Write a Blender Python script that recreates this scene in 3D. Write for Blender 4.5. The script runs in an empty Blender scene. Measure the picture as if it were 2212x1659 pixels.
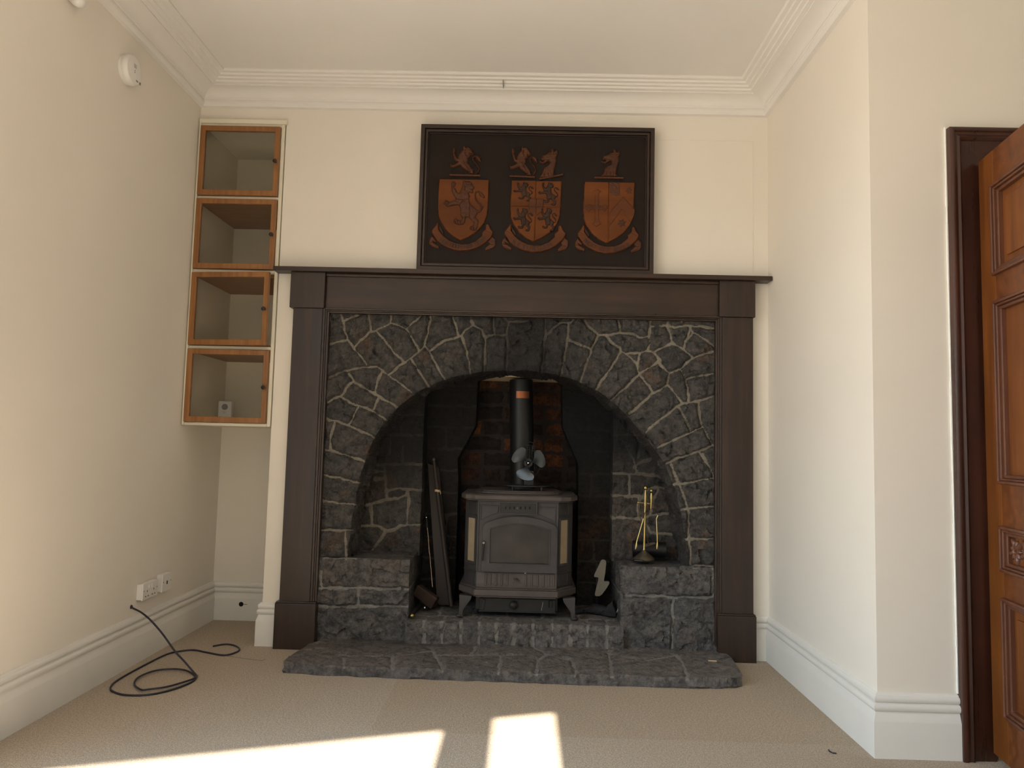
# Room with a stone inglenook, cast-iron stove and carved heraldic panel.  Units: metres.
# x to the right along the chimney breast, y into the chimney breast (its face is y = 0), z up, floor z = 0.
import bpy, bmesh, math, random
import numpy as np
from mathutils import Vector, Matrix
from mathutils.geometry import tessellate_polygon

random.seed(7)
scene = bpy.context.scene
COL = scene.collection
PI = math.pi

# ------------------------------------------------------------------ camera
W, H = 2212.0, 1659.0
FPX = 1611.58
CAM = Vector((-0.1535, -3.6786, 1.0))
YAW, PIT, ROL = -0.0171, 0.08, 0.0247
_F = Vector((math.sin(YAW)*math.cos(PIT), math.cos(YAW)*math.cos(PIT), math.sin(PIT)))
_R = Vector((math.cos(YAW), -math.sin(YAW), 0))
_U = _R.cross(_F)
_R2 = _R*math.cos(ROL) + _U*math.sin(ROL)
_U2 = -_R*math.sin(ROL) + _U*math.cos(ROL)
cd = bpy.data.cameras.new('camera')
cam = bpy.data.objects.new('camera', cd)
COL.objects.link(cam)
cd.sensor_width = 36
cd.lens = FPX/W*36
cd.clip_start = 0.05
m = Matrix((_R2, _U2, -_F)).transposed().to_4x4()
m.translation = CAM
cam.matrix_world = m
scene.camera = cam

# survey helpers: where a sight line from the survey station meets a known plane of the room
def _ray(px, py):
    return _F + _R2*((px-W/2)/FPX) - _U2*((py-H/2)/FPX)
def onx(px, py, X):
    d = _ray(px, py); return CAM + d*((X-CAM.x)/d.x)
def ony(px, py, Y):
    d = _ray(px, py); return CAM + d*((Y-CAM.y)/d.y)
def onz(px, py, Z):
    d = _ray(px, py); return CAM + d*((Z-CAM.z)/d.z)
def onplane(px, py, A, n):
    d = _ray(px, py); return CAM + d*((A-CAM).dot(n)/d.dot(n))

# ------------------------------------------------------------------ materials
def lin(r, g, b):
    f = lambda c: (c/255/12.92) if c/255 <= .04045 else ((c/255+.055)/1.055)**2.4
    return (f(r), f(g), f(b), 1)

class NT:
    def __init__(s, name):
        s.m = bpy.data.materials.new(name); s.m.use_nodes = True
        s.t = s.m.node_tree; s.b = s.t.nodes['Principled BSDF']
    def n(s, typ, **kw):
        nd = s.t.nodes.new(typ)
        for k, v in kw.items():
            if k.startswith('i_'):
                nd.inputs[k[2:].replace('_', ' ')].default_value = v
            else: setattr(nd, k, v)
        return nd
    def l(s, a, b): s.t.links.new(a, b)
    def tc(s, scale=(1, 1, 1), kind='Object'):
        c = s.n('ShaderNodeTexCoord'); mp = s.n('ShaderNodeMapping')
        mp.inputs['Scale'].default_value = scale
        s.l(c.outputs[kind], mp.inputs['Vector']); return mp.outputs['Vector']
    def noise(s, vec, scale, detail=4, rough=.55):
        nd = s.n('ShaderNodeTexNoise'); nd.inputs['Scale'].default_value = scale
        nd.inputs['Detail'].default_value = detail; nd.inputs['Roughness'].default_value = rough
        s.l(vec, nd.inputs['Vector']); return nd.outputs['Fac']
    def ramp(s, fac, stops):
        nd = s.n('ShaderNodeValToRGB'); e = nd.color_ramp.elements
        while len(e) < len(stops): e.new(.5)
        for el, (p, c) in zip(e, stops):
            el.position = p; el.color = c if isinstance(c, tuple) else (c, c, c, 1)
        s.l(fac, nd.inputs['Fac']); return nd.outputs['Color']
    def mix(s, fac, a, b, mode='MIX'):
        nd = s.n('ShaderNodeMix', data_type='RGBA', blend_type=mode)
        for sock, v in ((nd.inputs[0], fac), (nd.inputs[6], a), (nd.inputs[7], b)):
            if hasattr(v, 'type') and hasattr(v, 'links'): s.l(v, sock)
            elif isinstance(v, tuple): sock.default_value = v
            else: sock.default_value = v
        return nd.outputs[2]
    def math(s, op, a, b=0.0):
        nd = s.n('ShaderNodeMath', operation=op)
        for sock, v in ((nd.inputs[0], a), (nd.inputs[1], b)):
            if hasattr(v, 'links'): s.l(v, sock)
            else: sock.default_value = v
        return nd.outputs[0]
    def attr(s, name):
        return s.n('ShaderNodeAttribute', attribute_name=name).outputs['Fac']
    def bump(s, h, strength, dist=.01):
        nd = s.n('ShaderNodeBump'); nd.inputs['Strength'].default_value = strength
        nd.inputs['Distance'].default_value = dist
        s.l(h, nd.inputs['Height']); s.l(nd.outputs['Normal'], s.b.inputs['Normal'])
    def out(s, col=None, rough=.5, metal=0.0, spec=None):
        if col is not None:
            if hasattr(col, 'links'): s.l(col, s.b.inputs['Base Color'])
            else: s.b.inputs['Base Color'].default_value = col
        if hasattr(rough, 'links'): s.l(rough, s.b.inputs['Roughness'])
        else: s.b.inputs['Roughness'].default_value = rough
        s.b.inputs['Metallic'].default_value = metal
        if spec is not None: s.b.inputs['Specular IOR Level'].default_value = spec
        return s.m

def paint(name, col, rough=.7, var=.06, scale=3.0, bump=.15, bscale=260):
    t = NT(name); v = t.tc()
    n1 = t.noise(v, scale, 5)
    dark = tuple(c*(1-var*2) for c in col[:3])+(1,)
    c = t.mix(t.ramp(n1, [(.3, 0.0), (.7, 1.0)]), dark, col)
    t.bump(t.noise(v, bscale, 2), bump, .001)
    return t.out(c, rough, 0, .3)

def wood(name, col_a, col_b, rough=.35, axis='z', grain=26, bump=.2, spec=None):
    t = NT(name)
    sc = {'z': (grain, grain, 1.6), 'x': (1.6, grain, grain), 'y': (grain, 1.6, grain)}[axis]
    v = t.tc(sc)
    n1 = t.noise(v, 1.0, 6, .62)
    n2 = t.noise(t.tc((1, 1, 1)), 5, 3)
    f = t.ramp(n1, [(.3, 0.0), (.68, 1.0)])
    c = t.mix(f, col_a, col_b)
    c = t.mix(t.ramp(n2, [(.35, 0.0), (.7, .5)]), c, col_a)
    t.bump(n1, bump, .002)
    r = t.math('ADD', t.math('MULTIPLY', n1, .25), rough-.12)
    return t.out(c, r, 0, spec)

def plain(name, col, rough=.5, metal=0.0, var=.15, scale=30, bump=.1, spec=None):
    t = NT(name); v = t.tc()
    n1 = t.noise(v, scale, 4)
    c = t.mix(n1, tuple(x*(1-var) for x in col[:3])+(1,), tuple(min(1, x*(1+var)) for x in col[:3])+(1,))
    t.bump(n1, bump, .002)
    return t.out(c, rough, metal, spec)

def stone_mat(name, dark, mid, brown, mortar, sootcol, rust=.5, rough=.62, brick=None):
    t = NT(name); v = t.tc()
    sid = t.attr('stone'); mo = t.attr('mortar'); so = t.attr('soot')
    n1 = t.noise(v, 9, 6, .65); n2 = t.noise(v, 55, 5, .7); n3 = t.noise(v, 5, 4, .6); n4 = t.noise(v, 180, 3, .6)
    if brick:
        base = t.ramp(sid, [(0, dark), (.42, mid), (.58, brown), (.72, brick[0]), (1, brick[1])])
        base = t.mix(t.ramp(n1, [(.42, 0.0), (.68, .75)]), base, dark)
    else:
        base = t.ramp(sid, [(0, dark), (.55, mid), (1, brown)])
        base = t.mix(t.ramp(n1, [(.35, 0.0), (.7, .7)]), base, brown)
        rs = t.math('MULTIPLY', t.ramp(t.math('ADD', n3, t.math('MULTIPLY', sid, .16)), [(.66, 0.0), (.74, 1.0)]), rust)
        base = t.mix(rs, base, (.19, .085, .03, 1))
    n5 = t.noise(v, 24, 5, .75); n6 = t.noise(t.tc((60, 60, 26)), 1.0, 4, .7)
    base = t.mix(t.ramp(n5, [(.34, .85), (.52, 0.0)]), base, tuple(c*.42 for c in dark[:3])+(1,))
    base = t.mix(t.ramp(n2, [(.36, .6), (.55, 0.0)]), base, tuple(c*.5 for c in dark[:3])+(1,))
    base = t.mix(t.ramp(n5, [(.56, 0.0), (.78, .55)]), base, tuple(min(1, c*1.9) for c in brown[:3])+(1,))
    base = t.mix(t.ramp(n6, [(.62, 0.0), (.72, .5)]), base, tuple(c*.8 for c in mortar[:3])+(1,))
    base = t.mix(t.ramp(n4, [(.64, 0.0), (.76, .4)]), base, mortar)
    mfac = t.ramp(t.math('ADD', mo, t.math('MULTIPLY', t.math('SUBTRACT', n2, .5), .7)), [(.4, 0.0), (.62, 1.0)])
    mc = t.mix(t.ramp(n2, [(.3, .45), (.7, 0.0)]), mortar, brown)
    col = t.mix(mfac, base, mc)
    col = t.mix(t.ramp(t.math('ADD', so, t.math('MULTIPLY', t.math('SUBTRACT', n3, .5), .5)), [(.15, 0.0), (.9, .93)]), col, sootcol)
    hh = t.math('ADD', t.math('MULTIPLY', n1, 1.0), t.math('MULTIPLY', n2, .5))
    hh = t.math('ADD', hh, t.math('MULTIPLY', n5, .7))
    hh = t.math('ADD', hh, t.math('MULTIPLY', n4, .16))
    t.bump(hh, .9, .022)
    return t.out(col, rough, 0, .35)

M = {}
M['wall'] = paint('cream wall paint', (.84, .78, .685, 1), .75, .02, 2.0)
M['white_trim'] = paint('white gloss trim', (.82, .79, .73, 1), .42, .03, 5, .06)
M['ceiling'] = paint('ceiling paint', (.83, .795, .75, 1), .8, .02, 2)
M['cup_white'] = paint('cupboard cream paint', (.80, .74, .60, 1), .5, .03, 5)
M['cup_inside'] = paint('cupboard inside paint', (.87, .775, .60, 1), .7, .05, 3)
M['dark_wood'] = wood('dark stained oak', (.018, .011, .0085, 1), (.052, .027, .018, 1), .36, 'z')
M['dark_wood_x'] = wood('dark stained oak rail', (.016, .010, .007, 1), (.055, .026, .014, 1), .36, 'x')
M['door_wood'] = wood('varnished pine', (.11, .033, .007, 1), (.235, .076, .013, 1), .38, 'z', 30)
M['door_wood_x'] = wood('varnished pine rail', (.085, .024, .006, 1), (.205, .062, .012, 1), .38, 'x', 30)
M['door_mould'] = wood('dark pine moulding', (.075, .026, .013, 1), (.165, .060, .028, 1), .34, 'z', 40)
M['frame_dark'] = wood('dark door frame stain', (.028, .010, .006, 1), (.080, .024, .012, 1), .3, 'z', 20)
M['cup_wood'] = wood('oak cupboard frame', (.20, .082, .024, 1), (.38, .170, .052, 1), .4, 'z', 40)
M['cup_shelf'] = wood('oak shelf', (.20, .085, .030, 1), (.38, .175, .065, 1), .5, 'x', 30)
M['panel_back'] = wood('dark panel board', (.012, .008, .0065, 1), (.022, .013, .010, 1), .62, 'z', 14, .1, .2)
M['panel_frame'] = wood('panel frame oak', (.018, .010, .007, 1), (.042, .020, .013, 1), .35, 'x', 24)
M['shield'] = wood('carved shield wood', (.10, .030, .008, 1), (.18, .056, .013, 1), .6, 'x', 14, .15, .2)
M['carve'] = wood('carved lion wood', (.050, .017, .008, 1), (.11, .037, .013, 1), .5, 'x', 16, .2, .3)
M['carve_dark'] = wood('carved crest wood', (.026, .012, .007, 1), (.055, .022, .012, 1), .5, 'x', 16, .2, .3)
M['scroll'] = wood('scroll wood', (.075, .023, .008, 1), (.16, .048, .012, 1), .55, 'x', 14, .15, .25)
M['letter'] = plain('sunk letter stain', (.022, .011, .008, 1), .6)
M['stone'] = stone_mat('grey rubble stone', (.042, .042, .043, 1), (.074, .070, .067, 1), (.112, .096, .082, 1), (.29, .255, .20, 1), (.012, .0115, .012, 1), .4)
M['stone_low'] = stone_mat('blue grey seat stone', (.075, .075, .078, 1), (.120, .116, .116, 1), (.16, .14, .122, 1), (.27, .26, .24, 1), (.016, .015, .015, 1), .12)
M['slab'] = stone_mat('hearth flagstone', (.105, .103, .105, 1), (.165, .156, .150, 1), (.21, .182, .16, 1), (.27, .26, .24, 1), (.03, .028, .027, 1), .05, .7)
M['brick'] = stone_mat('sooty brick', (.022, .017, .015, 1), (.030, .022, .018, 1), (.060, .030, .018, 1), (.040, .036, .033, 1), (.010, .009, .009, 1), 0, .8, ((.12, .042, .018, 1), (.21, .076, .028, 1)))
M['soot_block'] = stone_mat('sooted block', (.012, .011, .011, 1), (.017, .015, .014, 1), (.030, .022, .017, 1), (.055, .05, .044, 1), (.008, .008, .008, 1), .25, .7)
M['soot'] = plain('soot', (.010, .0095, .009, 1), .85)
M['plate_cream'] = plain('aged cream plate', (.55, .44, .29, 1), .7)
M['iron'] = plain('dusty cast iron', (.060, .056, .057, 1), .55, .35, .5, 9, .3)
M['iron_warm'] = plain('warm dusty cast iron', (.088, .073, .068, 1), .6, .25, .45, 9, .3)
M['iron_dark'] = plain('dark cast iron', (.022, .022, .023, 1), .5, .3, .3, 20, .25)
M['black'] = plain('matt black enamel', (.012, .012, .013, 1), .42, .2)
M['void'] = plain('void black', (.004, .004, .004, 1), .9)
M['copper'] = plain('copper band', (.36, .13, .06, 1), .4, .9)
M['steel'] = plain('grey anodised blade', (.095, .112, .128, 1), .4, .8, .08)
M['chrome'] = plain('chrome', (.7, .7, .7, 1), .12, 1.0, .02)
M['brass'] = plain('brass', (.50, .39, .15, 1), .32, 1.0, .2, 60)
M['brass_old'] = plain('tarnished brass', (.105, .085, .058, 1), .5, .6, .3, 20)
M['cream_glass'] = plain('cream stained mica', (.36, .285, .185, 1), .4, 0, .3, 12)
M['white_plastic'] = plain('white plastic', (.80, .77, .72, 1), .35, 0, .02)
M['grey_print'] = plain('grey print', (.25, .24, .23, 1), .6)
M['cable'] = plain('black cable', (.018, .016, .028, 1), .45)
M['rag'] = plain('black cloth', (.016, .016, .018, 1), .9, 0, .3, 60, .4)
M['cream_tool'] = plain('ash cream tool', (.27, .245, .195, 1), .5, 0, .2, 14)
M['old_wood'] = wood('smoke dark plank', (.014, .009, .007, 1), (.038, .024, .017, 1), .65, 'z', 30)
M['red_wood'] = wood('charred block wood', (.016, .010, .008, 1), (.065, .032, .022, 1), .65, 'x', 30)
M['twig'] = plain('pale stick', (.55, .42, .25, 1), .7)
M['grey_wire'] = plain('grey wire', (.30, .27, .22, 1), .5)
M['halo'] = plain('white caulk', (.80, .80, .76, 1), .5)

def carpet():
    t = NT('beige loop carpet'); v = t.tc()
    f = t.noise(v, 300, 3, .65); g = t.noise(v, 110, 3, .65); b = t.noise(v, 2.2, 4, .6)
    c = t.mix(t.ramp(f, [(.34, 0.0), (.62, 1.0)]), (.27, .215, .16, 1), (.72, .62, .50, 1))
    c = t.mix(t.ramp(g, [(.4, .35), (.6, 0.0)]), c, (.25, .19, .14, 1))
    c = t.mix(t.ramp(b, [(.4, 0.0), (.7, .25)]), c, (.44, .35, .26, 1))
    # browner rectangle in the carpet before the hearth
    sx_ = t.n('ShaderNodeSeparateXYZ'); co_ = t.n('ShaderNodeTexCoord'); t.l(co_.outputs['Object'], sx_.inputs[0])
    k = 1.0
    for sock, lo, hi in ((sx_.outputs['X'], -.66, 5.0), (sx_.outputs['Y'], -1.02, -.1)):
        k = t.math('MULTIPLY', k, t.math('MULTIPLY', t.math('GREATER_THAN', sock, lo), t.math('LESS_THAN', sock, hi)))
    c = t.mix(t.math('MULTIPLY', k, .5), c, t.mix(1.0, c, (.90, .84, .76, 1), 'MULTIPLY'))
    t.bump(t.math('ADD', f, g), .6, .004)
    return t.out(c, .95, 0, .1)
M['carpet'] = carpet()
def glassy(name, tint, rough, alpha):
    t = NT(name)
    tr = t.n('ShaderNodeBsdfTransparent'); gl = t.n('ShaderNodeBsdfGlossy')
    gl.inputs['Roughness'].default_value = rough
    tr.inputs['Color'].default_value = tint
    fr = t.n('ShaderNodeFresnel'); fr.inputs['IOR'].default_value = alpha
    ms = t.n('ShaderNodeMixShader')
    t.l(fr.outputs[0], ms.inputs[0]); t.l(tr.outputs[0], ms.inputs[1]); t.l(gl.outputs[0], ms.inputs[2])
    t.l(ms.outputs[0], t.t.nodes['Material Output'].inputs['Surface'])
    return t.m
M['glass'] = glassy('cupboard glass', (.98, .985, .98, 1), .03, 1.3)
def stove_glass():
    t = NT('smoked stove glass'); v = t.tc()
    n1 = t.noise(v, 7, 4); 
    c = t.mix(t.ramp(n1, [(.35, 0.0), (.65, 1.0)]), (.016, .014, .013, 1), (.038, .033, .029, 1))
    return t.out(c, .32, 0, .4)
M['stove_glass'] = stove_glass()

# ------------------------------------------------------------------ mesh helpers
class MB:
    def __init__(s): s.bm = bmesh.new()
    def v(s, p): return s.bm.verts.new(p)
    def f(s, vs):
        try: return s.bm.faces.new(vs)
        except ValueError: return None
    def box(s, x0, x1, y0, y1, z0, z1, rot=None, piv=None):
        vs = [Vector((x, y, z)) for x in (x0, x1) for y in (y0, y1) for z in (z0, z1)]
        if rot is not None:
            c = Vector(piv) if piv is not None else Vector(((x0+x1)/2, (y0+y1)/2, (z0+z1)/2))
            vs = [c + rot @ (p-c) for p in vs]
        b = [s.v(p) for p in vs]
        for q in ((0, 1, 3, 2), (4, 6, 7, 5), (0, 4, 5, 1), (2, 3, 7, 6), (0, 2, 6, 4), (1, 5, 7, 3)):
            s.f([b[i] for i in q])
        return s
    def prism(s, poly, o, ux, uz, n, h0, h1):
        """polygon (u,w) placed at o with axes ux,uz and extruded along n from h0 to h1"""
        o, ux, uz, n = Vector(o), Vector(ux), Vector(uz), Vector(n)
        P = [o+ux*u+uz*w for u, w in poly]
        a = [s.v(p+n*h0) for p in P]; b = [s.v(p+n*h1) for p in P]
        k = len(poly)
        for i in range(k):
            s.f([a[i], a[(i+1) % k], b[(i+1) % k], b[i]])
        for tri in tessellate_polygon([[Vector((u, w, 0)) for u, w in poly]]):
            s.f([b[i] for i in tri]); s.f([a[i] for i in reversed(tri)])
        return s
    def ring(s, outer, inner, o, ux, uz, n, h0, h1):
        o, ux, uz, n = Vector(o), Vector(ux), Vector(uz), Vector(n)
        L = lambda poly, h: [s.v(o+ux*u+uz*w+n*h) for u, w in poly]
        a0, a1, b0, b1 = L(outer, h0), L(outer, h1), L(inner, h0), L(inner, h1)
        k = len(outer)
        for i in range(k):
            j = (i+1) % k
            s.f([a0[i], a0[j], a1[j], a1[i]]); s.f([b0[j], b0[i], b1[i], b1[j]])
            s.f([a1[i], a1[j], b1[j], b1[i]]); s.f([a0[j], a0[i], b0[i], b0[j]])
        return s
    def tube(s, pts, r, seg=10, caps=True):
        pts = [Vector(p) for p in pts]
        rs = r if isinstance(r, (list, tuple)) else [r]*len(pts)
        rings = []; up = None
        for i, p in enumerate(pts):
            t = (pts[min(i+1, len(pts)-1)]-pts[max(i-1, 0)])
            t = t.normalized() if t.length > 1e-9 else Vector((0, 0, 1))
            if up is None:
                up = Vector((0, 0, 1)) if abs(t.z) < .9 else Vector((1, 0, 0))
            a = t.cross(up)
            if a.length < 1e-5: a = t.cross(Vector((0, 1, 0)))
            a.normalize(); b = a.cross(t); up = b
            rings.append([s.v(p+a*math.cos(2*PI*k/seg)*rs[i]+b*math.sin(2*PI*k/seg)*rs[i]) for k in range(seg)])
        for q in range(len(rings)-1):
            for k in range(seg):
                s.f([rings[q][k], rings[q][(k+1) % seg], rings[q+1][(k+1) % seg], rings[q+1][k]])
        if caps:
            s.f(list(reversed(rings[0]))); s.f(rings[-1])
        return s
    def lathe(s, prof, base, axis=(0, 0, 1), seg=24):
        ax = Vector(axis).normalized()
        e1 = ax.orthogonal().normalized(); e2 = ax.cross(e1); base = Vector(base)
        rings = []
        for r, h in prof:
            rings.append([s.v(base+ax*h+(e1*math.cos(2*PI*k/seg)+e2*math.sin(2*PI*k/seg))*max(r, 1e-4)) for k in range(seg)])
        for q in range(len(rings)-1):
            for k in range(seg):
                s.f([rings[q][k], rings[q][(k+1) % seg], rings[q+1][(k+1) % seg], rings[q+1][k]])
        s.f(list(reversed(rings[0]))); s.f(rings[-1])
        return s
    def ball(s, c, r, seg=14):
        return s.lathe([(r*math.sin(PI*i/seg), -r*math.cos(PI*i/seg)) for i in range(seg+1)], c, (0, 0, 1), seg)

def link(o, parent=None):
    COL.objects.link(o)
    if parent is not None:
        o.parent = parent
        o.matrix_parent_inverse = parent.matrix_basis.inverted()
    return o
def obj(name, mb, mat, parent=None, bevel=0, smooth=False, label=None):
    bm = mb.bm
    bmesh.ops.remove_doubles(bm, verts=bm.verts, dist=1e-6)
    bmesh.ops.recalc_face_normals(bm, faces=bm.faces)
    me = bpy.data.meshes.new(name); bm.to_mesh(me); bm.free()
    o = bpy.data.objects.new(name, me)
    me.materials.append(M[mat] if isinstance(mat, str) else mat)
    if smooth:
        for p in me.polygons: p.use_smooth = True
        me.set_sharp_from_angle(angle=math.radians(smooth if smooth is not True else 40))
    if bevel:
        b = o.modifiers.new('bevel', 'BEVEL'); b.width = bevel; b.segments = 2; b.limit_method = 'ANGLE'; b.angle_limit = math.radians(35)
    link(o, parent)
    if label: o['label'] = label
    return o
def tag(o, label, cat, group=None):
    o['label'] = label; o['category'] = cat
    if group: o['group'] = group
    return o
def thing(name, label, cat, loc=(0, 0, 0), group=None):
    o = bpy.data.objects.new(name, None); o.location = loc; o.empty_display_size = .05
    COL.objects.link(o)
    return tag(o, label, cat, group)
def struct(name, mb, mat, bevel=0, smooth=False, parent=None):
    o = obj(name, mb, mat, parent, bevel, smooth)
    if parent is None: o['kind'] = 'structure'
    return o
def kids_of(o): return [c for c in bpy.data.objects if c.parent == o]

# numpy value noise ------------------------------------------------
def vnoise(u, v, seed):
    r = np.random.RandomState(seed); T = r.rand(256, 256)
    iu, iv = np.floor(u).astype(int), np.floor(v).astype(int)
    fu, fv = u-iu, v-iv
    fu = fu*fu*(3-2*fu); fv = fv*fv*(3-2*fv)
    g = lambda a, b: T[a % 256, b % 256]
    return (g(iu, iv)*(1-fu)+g(iu+1, iv)*fu)*(1-fv)+(g(iu, iv+1)*(1-fu)+g(iu+1, iv+1)*fu)*fv-.5
def fbm(u, v, s, seed, oct=4):
    o = 0; a = 1.0
    for k in range(oct):
        o = o+a*vnoise(u*s*2**k+17.3*k, v*s*2**k+5.1*k, seed+k); a *= .5
    return o
def facets(u, v, s, seed):
    """hammer-dressed facets: a tilted plane per Voronoi cell"""
    r = np.random.RandomState(seed); T = r.rand(128, 128, 4)
    iu, iv = np.floor(u*s).astype(int), np.floor(v*s).astype(int)
    best = np.full(u.shape, 9e9); val = np.zeros(u.shape)
    for a in (-1, 0, 1):
        for b in (-1, 0, 1):
            c = T[(iu+a) % 128, (iv+b) % 128]
            du = u*s-(iu+a+c[..., 0]); dv = v*s-(iv+b+c[..., 1])
            d = du*du+dv*dv
            h = (c[..., 2]-.5)*du*1.6+(c[..., 3]-.5)*dv*1.6
            k = d < best
            best = np.where(k, d, best); val = np.where(k, h, val)
    return val
def segdist(u, v, lines):
    d = np.full(u.shape, 9.0)
    for ln in lines:
        for (a, b), (c, e) in zip(ln[:-1], ln[1:]):
            dx, dy = c-a, e-b; L = dx*dx+dy*dy+1e-12
            t = np.clip(((u-a)*dx+(v-b)*dy)/L, 0, 1)
            d = np.minimum(d, np.hypot(u-a-t*dx, v-b-t*dy))
    return d
def inside(u, v, poly):
    r = np.zeros(u.shape, bool); k = len(poly)
    for i in range(k):
        x0, y0 = poly[i]; x1, y1 = poly[(i+1) % k]
        c = ((y0 > v) != (y1 > v)) & (u < (x1-x0)*(v-y0)/((y1-y0) or 1e-12)+x0)
        r ^= c
    return r
def closest(pu, pv, poly):
    best = np.full(pu.shape, 9e9); qu = pu.copy(); qv = pv.copy()
    for i in range(len(poly)):
        (a, b), (c, e) = poly[i], poly[(i+1) % len(poly)]
        dx, dy = c-a, e-b; L = dx*dx+dy*dy+1e-12
        t = np.clip(((pu-a)*dx+(pv-b)*dy)/L, 0, 1)
        x, y = a+t*dx, b+t*dy; d = np.hypot(pu-x, pv-y); k = d < best
        best = np.where(k, d, best); qu = np.where(k, x, qu); qv = np.where(k, y, qv)
    return qu, qv

def sheet(name, mat, parent, joints, u0, u1, v0, v1, res, tow, hole=None, keep=None, mw=.007, mh=.008,
          amp=.012, rough=.012, seed=1, depth=0.0, rings=1, soot=None, edge=True, fac=.02, rag=.006, label=None, wob=.008):
    """rubble/brick face: a height field whose joints are traced lines; boundary is turned back by depth"""
    nu, nv = max(2, int(round((u1-u0)/res))+1), max(2, int(round((v1-v0)/res))+1)
    U, V = np.meshgrid(np.linspace(u0, u1, nu), np.linspace(v0, v1, nv), indexing='ij')
    cu, cv = (U[:-1, :-1]+U[1:, 1:])/2, (V[:-1, :-1]+V[1:, 1:])/2
    ok = np.ones(cu.shape, bool)
    if hole is not None: ok &= ~inside(cu, cv, hole)
    if keep is not None: ok &= inside(cu, cv, keep)
    QU, QV = U.copy(), V.copy()
    for poly, want in ((hole, False), (keep, True)):
        if poly is None: continue
        near = np.zeros(U.shape, bool); cnt = np.zeros(U.shape, int)
        for a in (0, 1):
            for b in (0, 1):
                cnt[a:nu-1+a, b:nv-1+b] += ok
        near = (cnt > 0) & (cnt < 4)
        near[0, :] = near[-1, :] = False; near[:, 0] = near[:, -1] = False
        a, b = closest(QU, QV, poly)
        near &= np.hypot(a-QU, b-QV) < res*2.2
        QU = np.where(near, a, QU); QV = np.where(near, b, QV)
    WU = QU+wob*fbm(U, V, 22, seed+40, 3); WV = QV+wob*fbm(U, V, 22, seed+60, 3)
    L = list(joints)
    d = segdist(WU, WV, L) if L else np.full(U.shape, .5)
    mwv = mw*(1+1.1*fbm(U, V, 30, seed+80, 3))
    mort = np.clip(1.5-d/np.maximum(mwv, .001)*.75, 0, 1)
    lab = np.zeros(U.shape, int); free = d > mwv*.8; k = 0
    lo = lab
    for i in range(nu):
        for j in range(nv):
            if free[i, j] and lab[i, j] == 0:
                k += 1; st = [(i, j)]; lab[i, j] = k
                while st:
                    x, y = st.pop()
                    for p, q in ((x+1, y), (x-1, y), (x, y+1), (x, y-1)):
                        if 0 <= p < nu and 0 <= q < nv and free[p, q] and lab[p, q] == 0:
                            lab[p, q] = k; st.append((p, q))
    for it in range(8):
        z = lab == 0
        if not z.any(): break
        for ax, sh in ((0, 1), (0, -1), (1, 1), (1, -1)):
            r = np.roll(lab, sh, ax); zz = lab == 0
            lab = np.where(zz, r, lab)
    rs = np.random.RandomState(seed+5); rnd = rs.rand(k+2); off = rs.rand(k+2)-.5
    tu, tv = rs.rand(k+2)-.5, rs.rand(k+2)-.5
    sid = rnd[lab]
    body = np.clip((d-mwv)/fac, 0, 1); body = 1-(1-body)**2
    g = fbm(U, V, 9, seed, 5)*1.2+facets(U+.03*fbm(U, V, 8, seed+3), V, 16, seed+9)*.9+.35*facets(U, V, 40, seed+11)
    h_st = body*(amp+rough*g+off[lab]*amp*.9)
    h_mo = mh*(1-(d/np.maximum(mwv, .001))**2*.35)+.0022*fbm(U, V, 60, seed+2, 3)
    h = np.where(d < mwv, np.maximum(h_mo, 0), np.maximum(h_st, h_mo*np.clip(1-(d-mwv)/.006, 0, 1)*.8))
    so = soot(U, V) if soot is not None else np.zeros(U.shape)
    vid = -np.ones(U.shape, int); used = np.zeros(U.shape, bool)
    for a in (0, 1):
        for b in (0, 1): used[a:nu-1+a, b:nv-1+b] |= ok
    vid[used] = np.arange(used.sum())
    verts = [tuple(tow(a, b, c)) for a, b, c in zip(QU[used], QV[used], h[used])]
    I, J = np.nonzero(ok)
    faces = [(vid[i, j], vid[i+1, j], vid[i+1, j+1], vid[i, j+1]) for i, j in zip(I, J)]
    A = [mort[used], sid[used], so[used]]
    if depth:
        cntE = {}
        for f in faces:
            for q in range(4):
                e = (f[q], f[(q+1) % 4]); key = (min(e), max(e))
                cntE[key] = None if key in cntE else e
        bnd = [e for e in cntE.values() if e]
        uu, vv = QU[used], QV[used]
        ex = [list(a) for a in A]
        bv = sorted({x for e in bnd for x in e}); prev = {x: x for x in bv}
        rr = random.Random(seed)
        nrm = {}
        for e in bnd:
            t = Vector((uu[e[1]]-uu[e[0]], vv[e[1]]-vv[e[0]])); nn = Vector((t.y, -t.x))
            if nn.length: nn.normalize()
            for x in e: nrm[x] = nrm.get(x, Vector((0, 0)))+nn
        for q in range(1, rings+1):
            cur = {}
            for x in bv:
                w = rag*(rr.random()-.5)*2 if q < rings else 0
                nn = nrm[x].normalized() if nrm[x].length else Vector((0, 0))
                s_ = vnoise(np.array([uu[x]*16+q*1.7]), np.array([vv[x]*16+q*2.3]), seed+q)[0]*rag*3
                cur[x] = len(verts); hh = -depth*q/rings
                verts.append(tuple(tow(uu[x]+nn.x*(w*.35+s_), vv[x]+nn.y*(w*.35+s_), hh)))
                ex[0].append(.08); ex[1].append(.35+.3*rr.random()); ex[2].append(min(1, A[2][x]+.18*q/rings))
            for a, b in bnd: faces.append((prev[b], prev[a], cur[a], cur[b]))
            prev = cur
        A = ex
    me = bpy.data.meshes.new(name); me.from_pydata(verts, [], faces); me.update()
    for nm, a in zip(('mortar', 'stone', 'soot'), A):
        at = me.attributes.new(nm, 'FLOAT', 'POINT'); at.data.foreach_set('value', np.asarray(a, dtype=np.float32))
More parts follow.
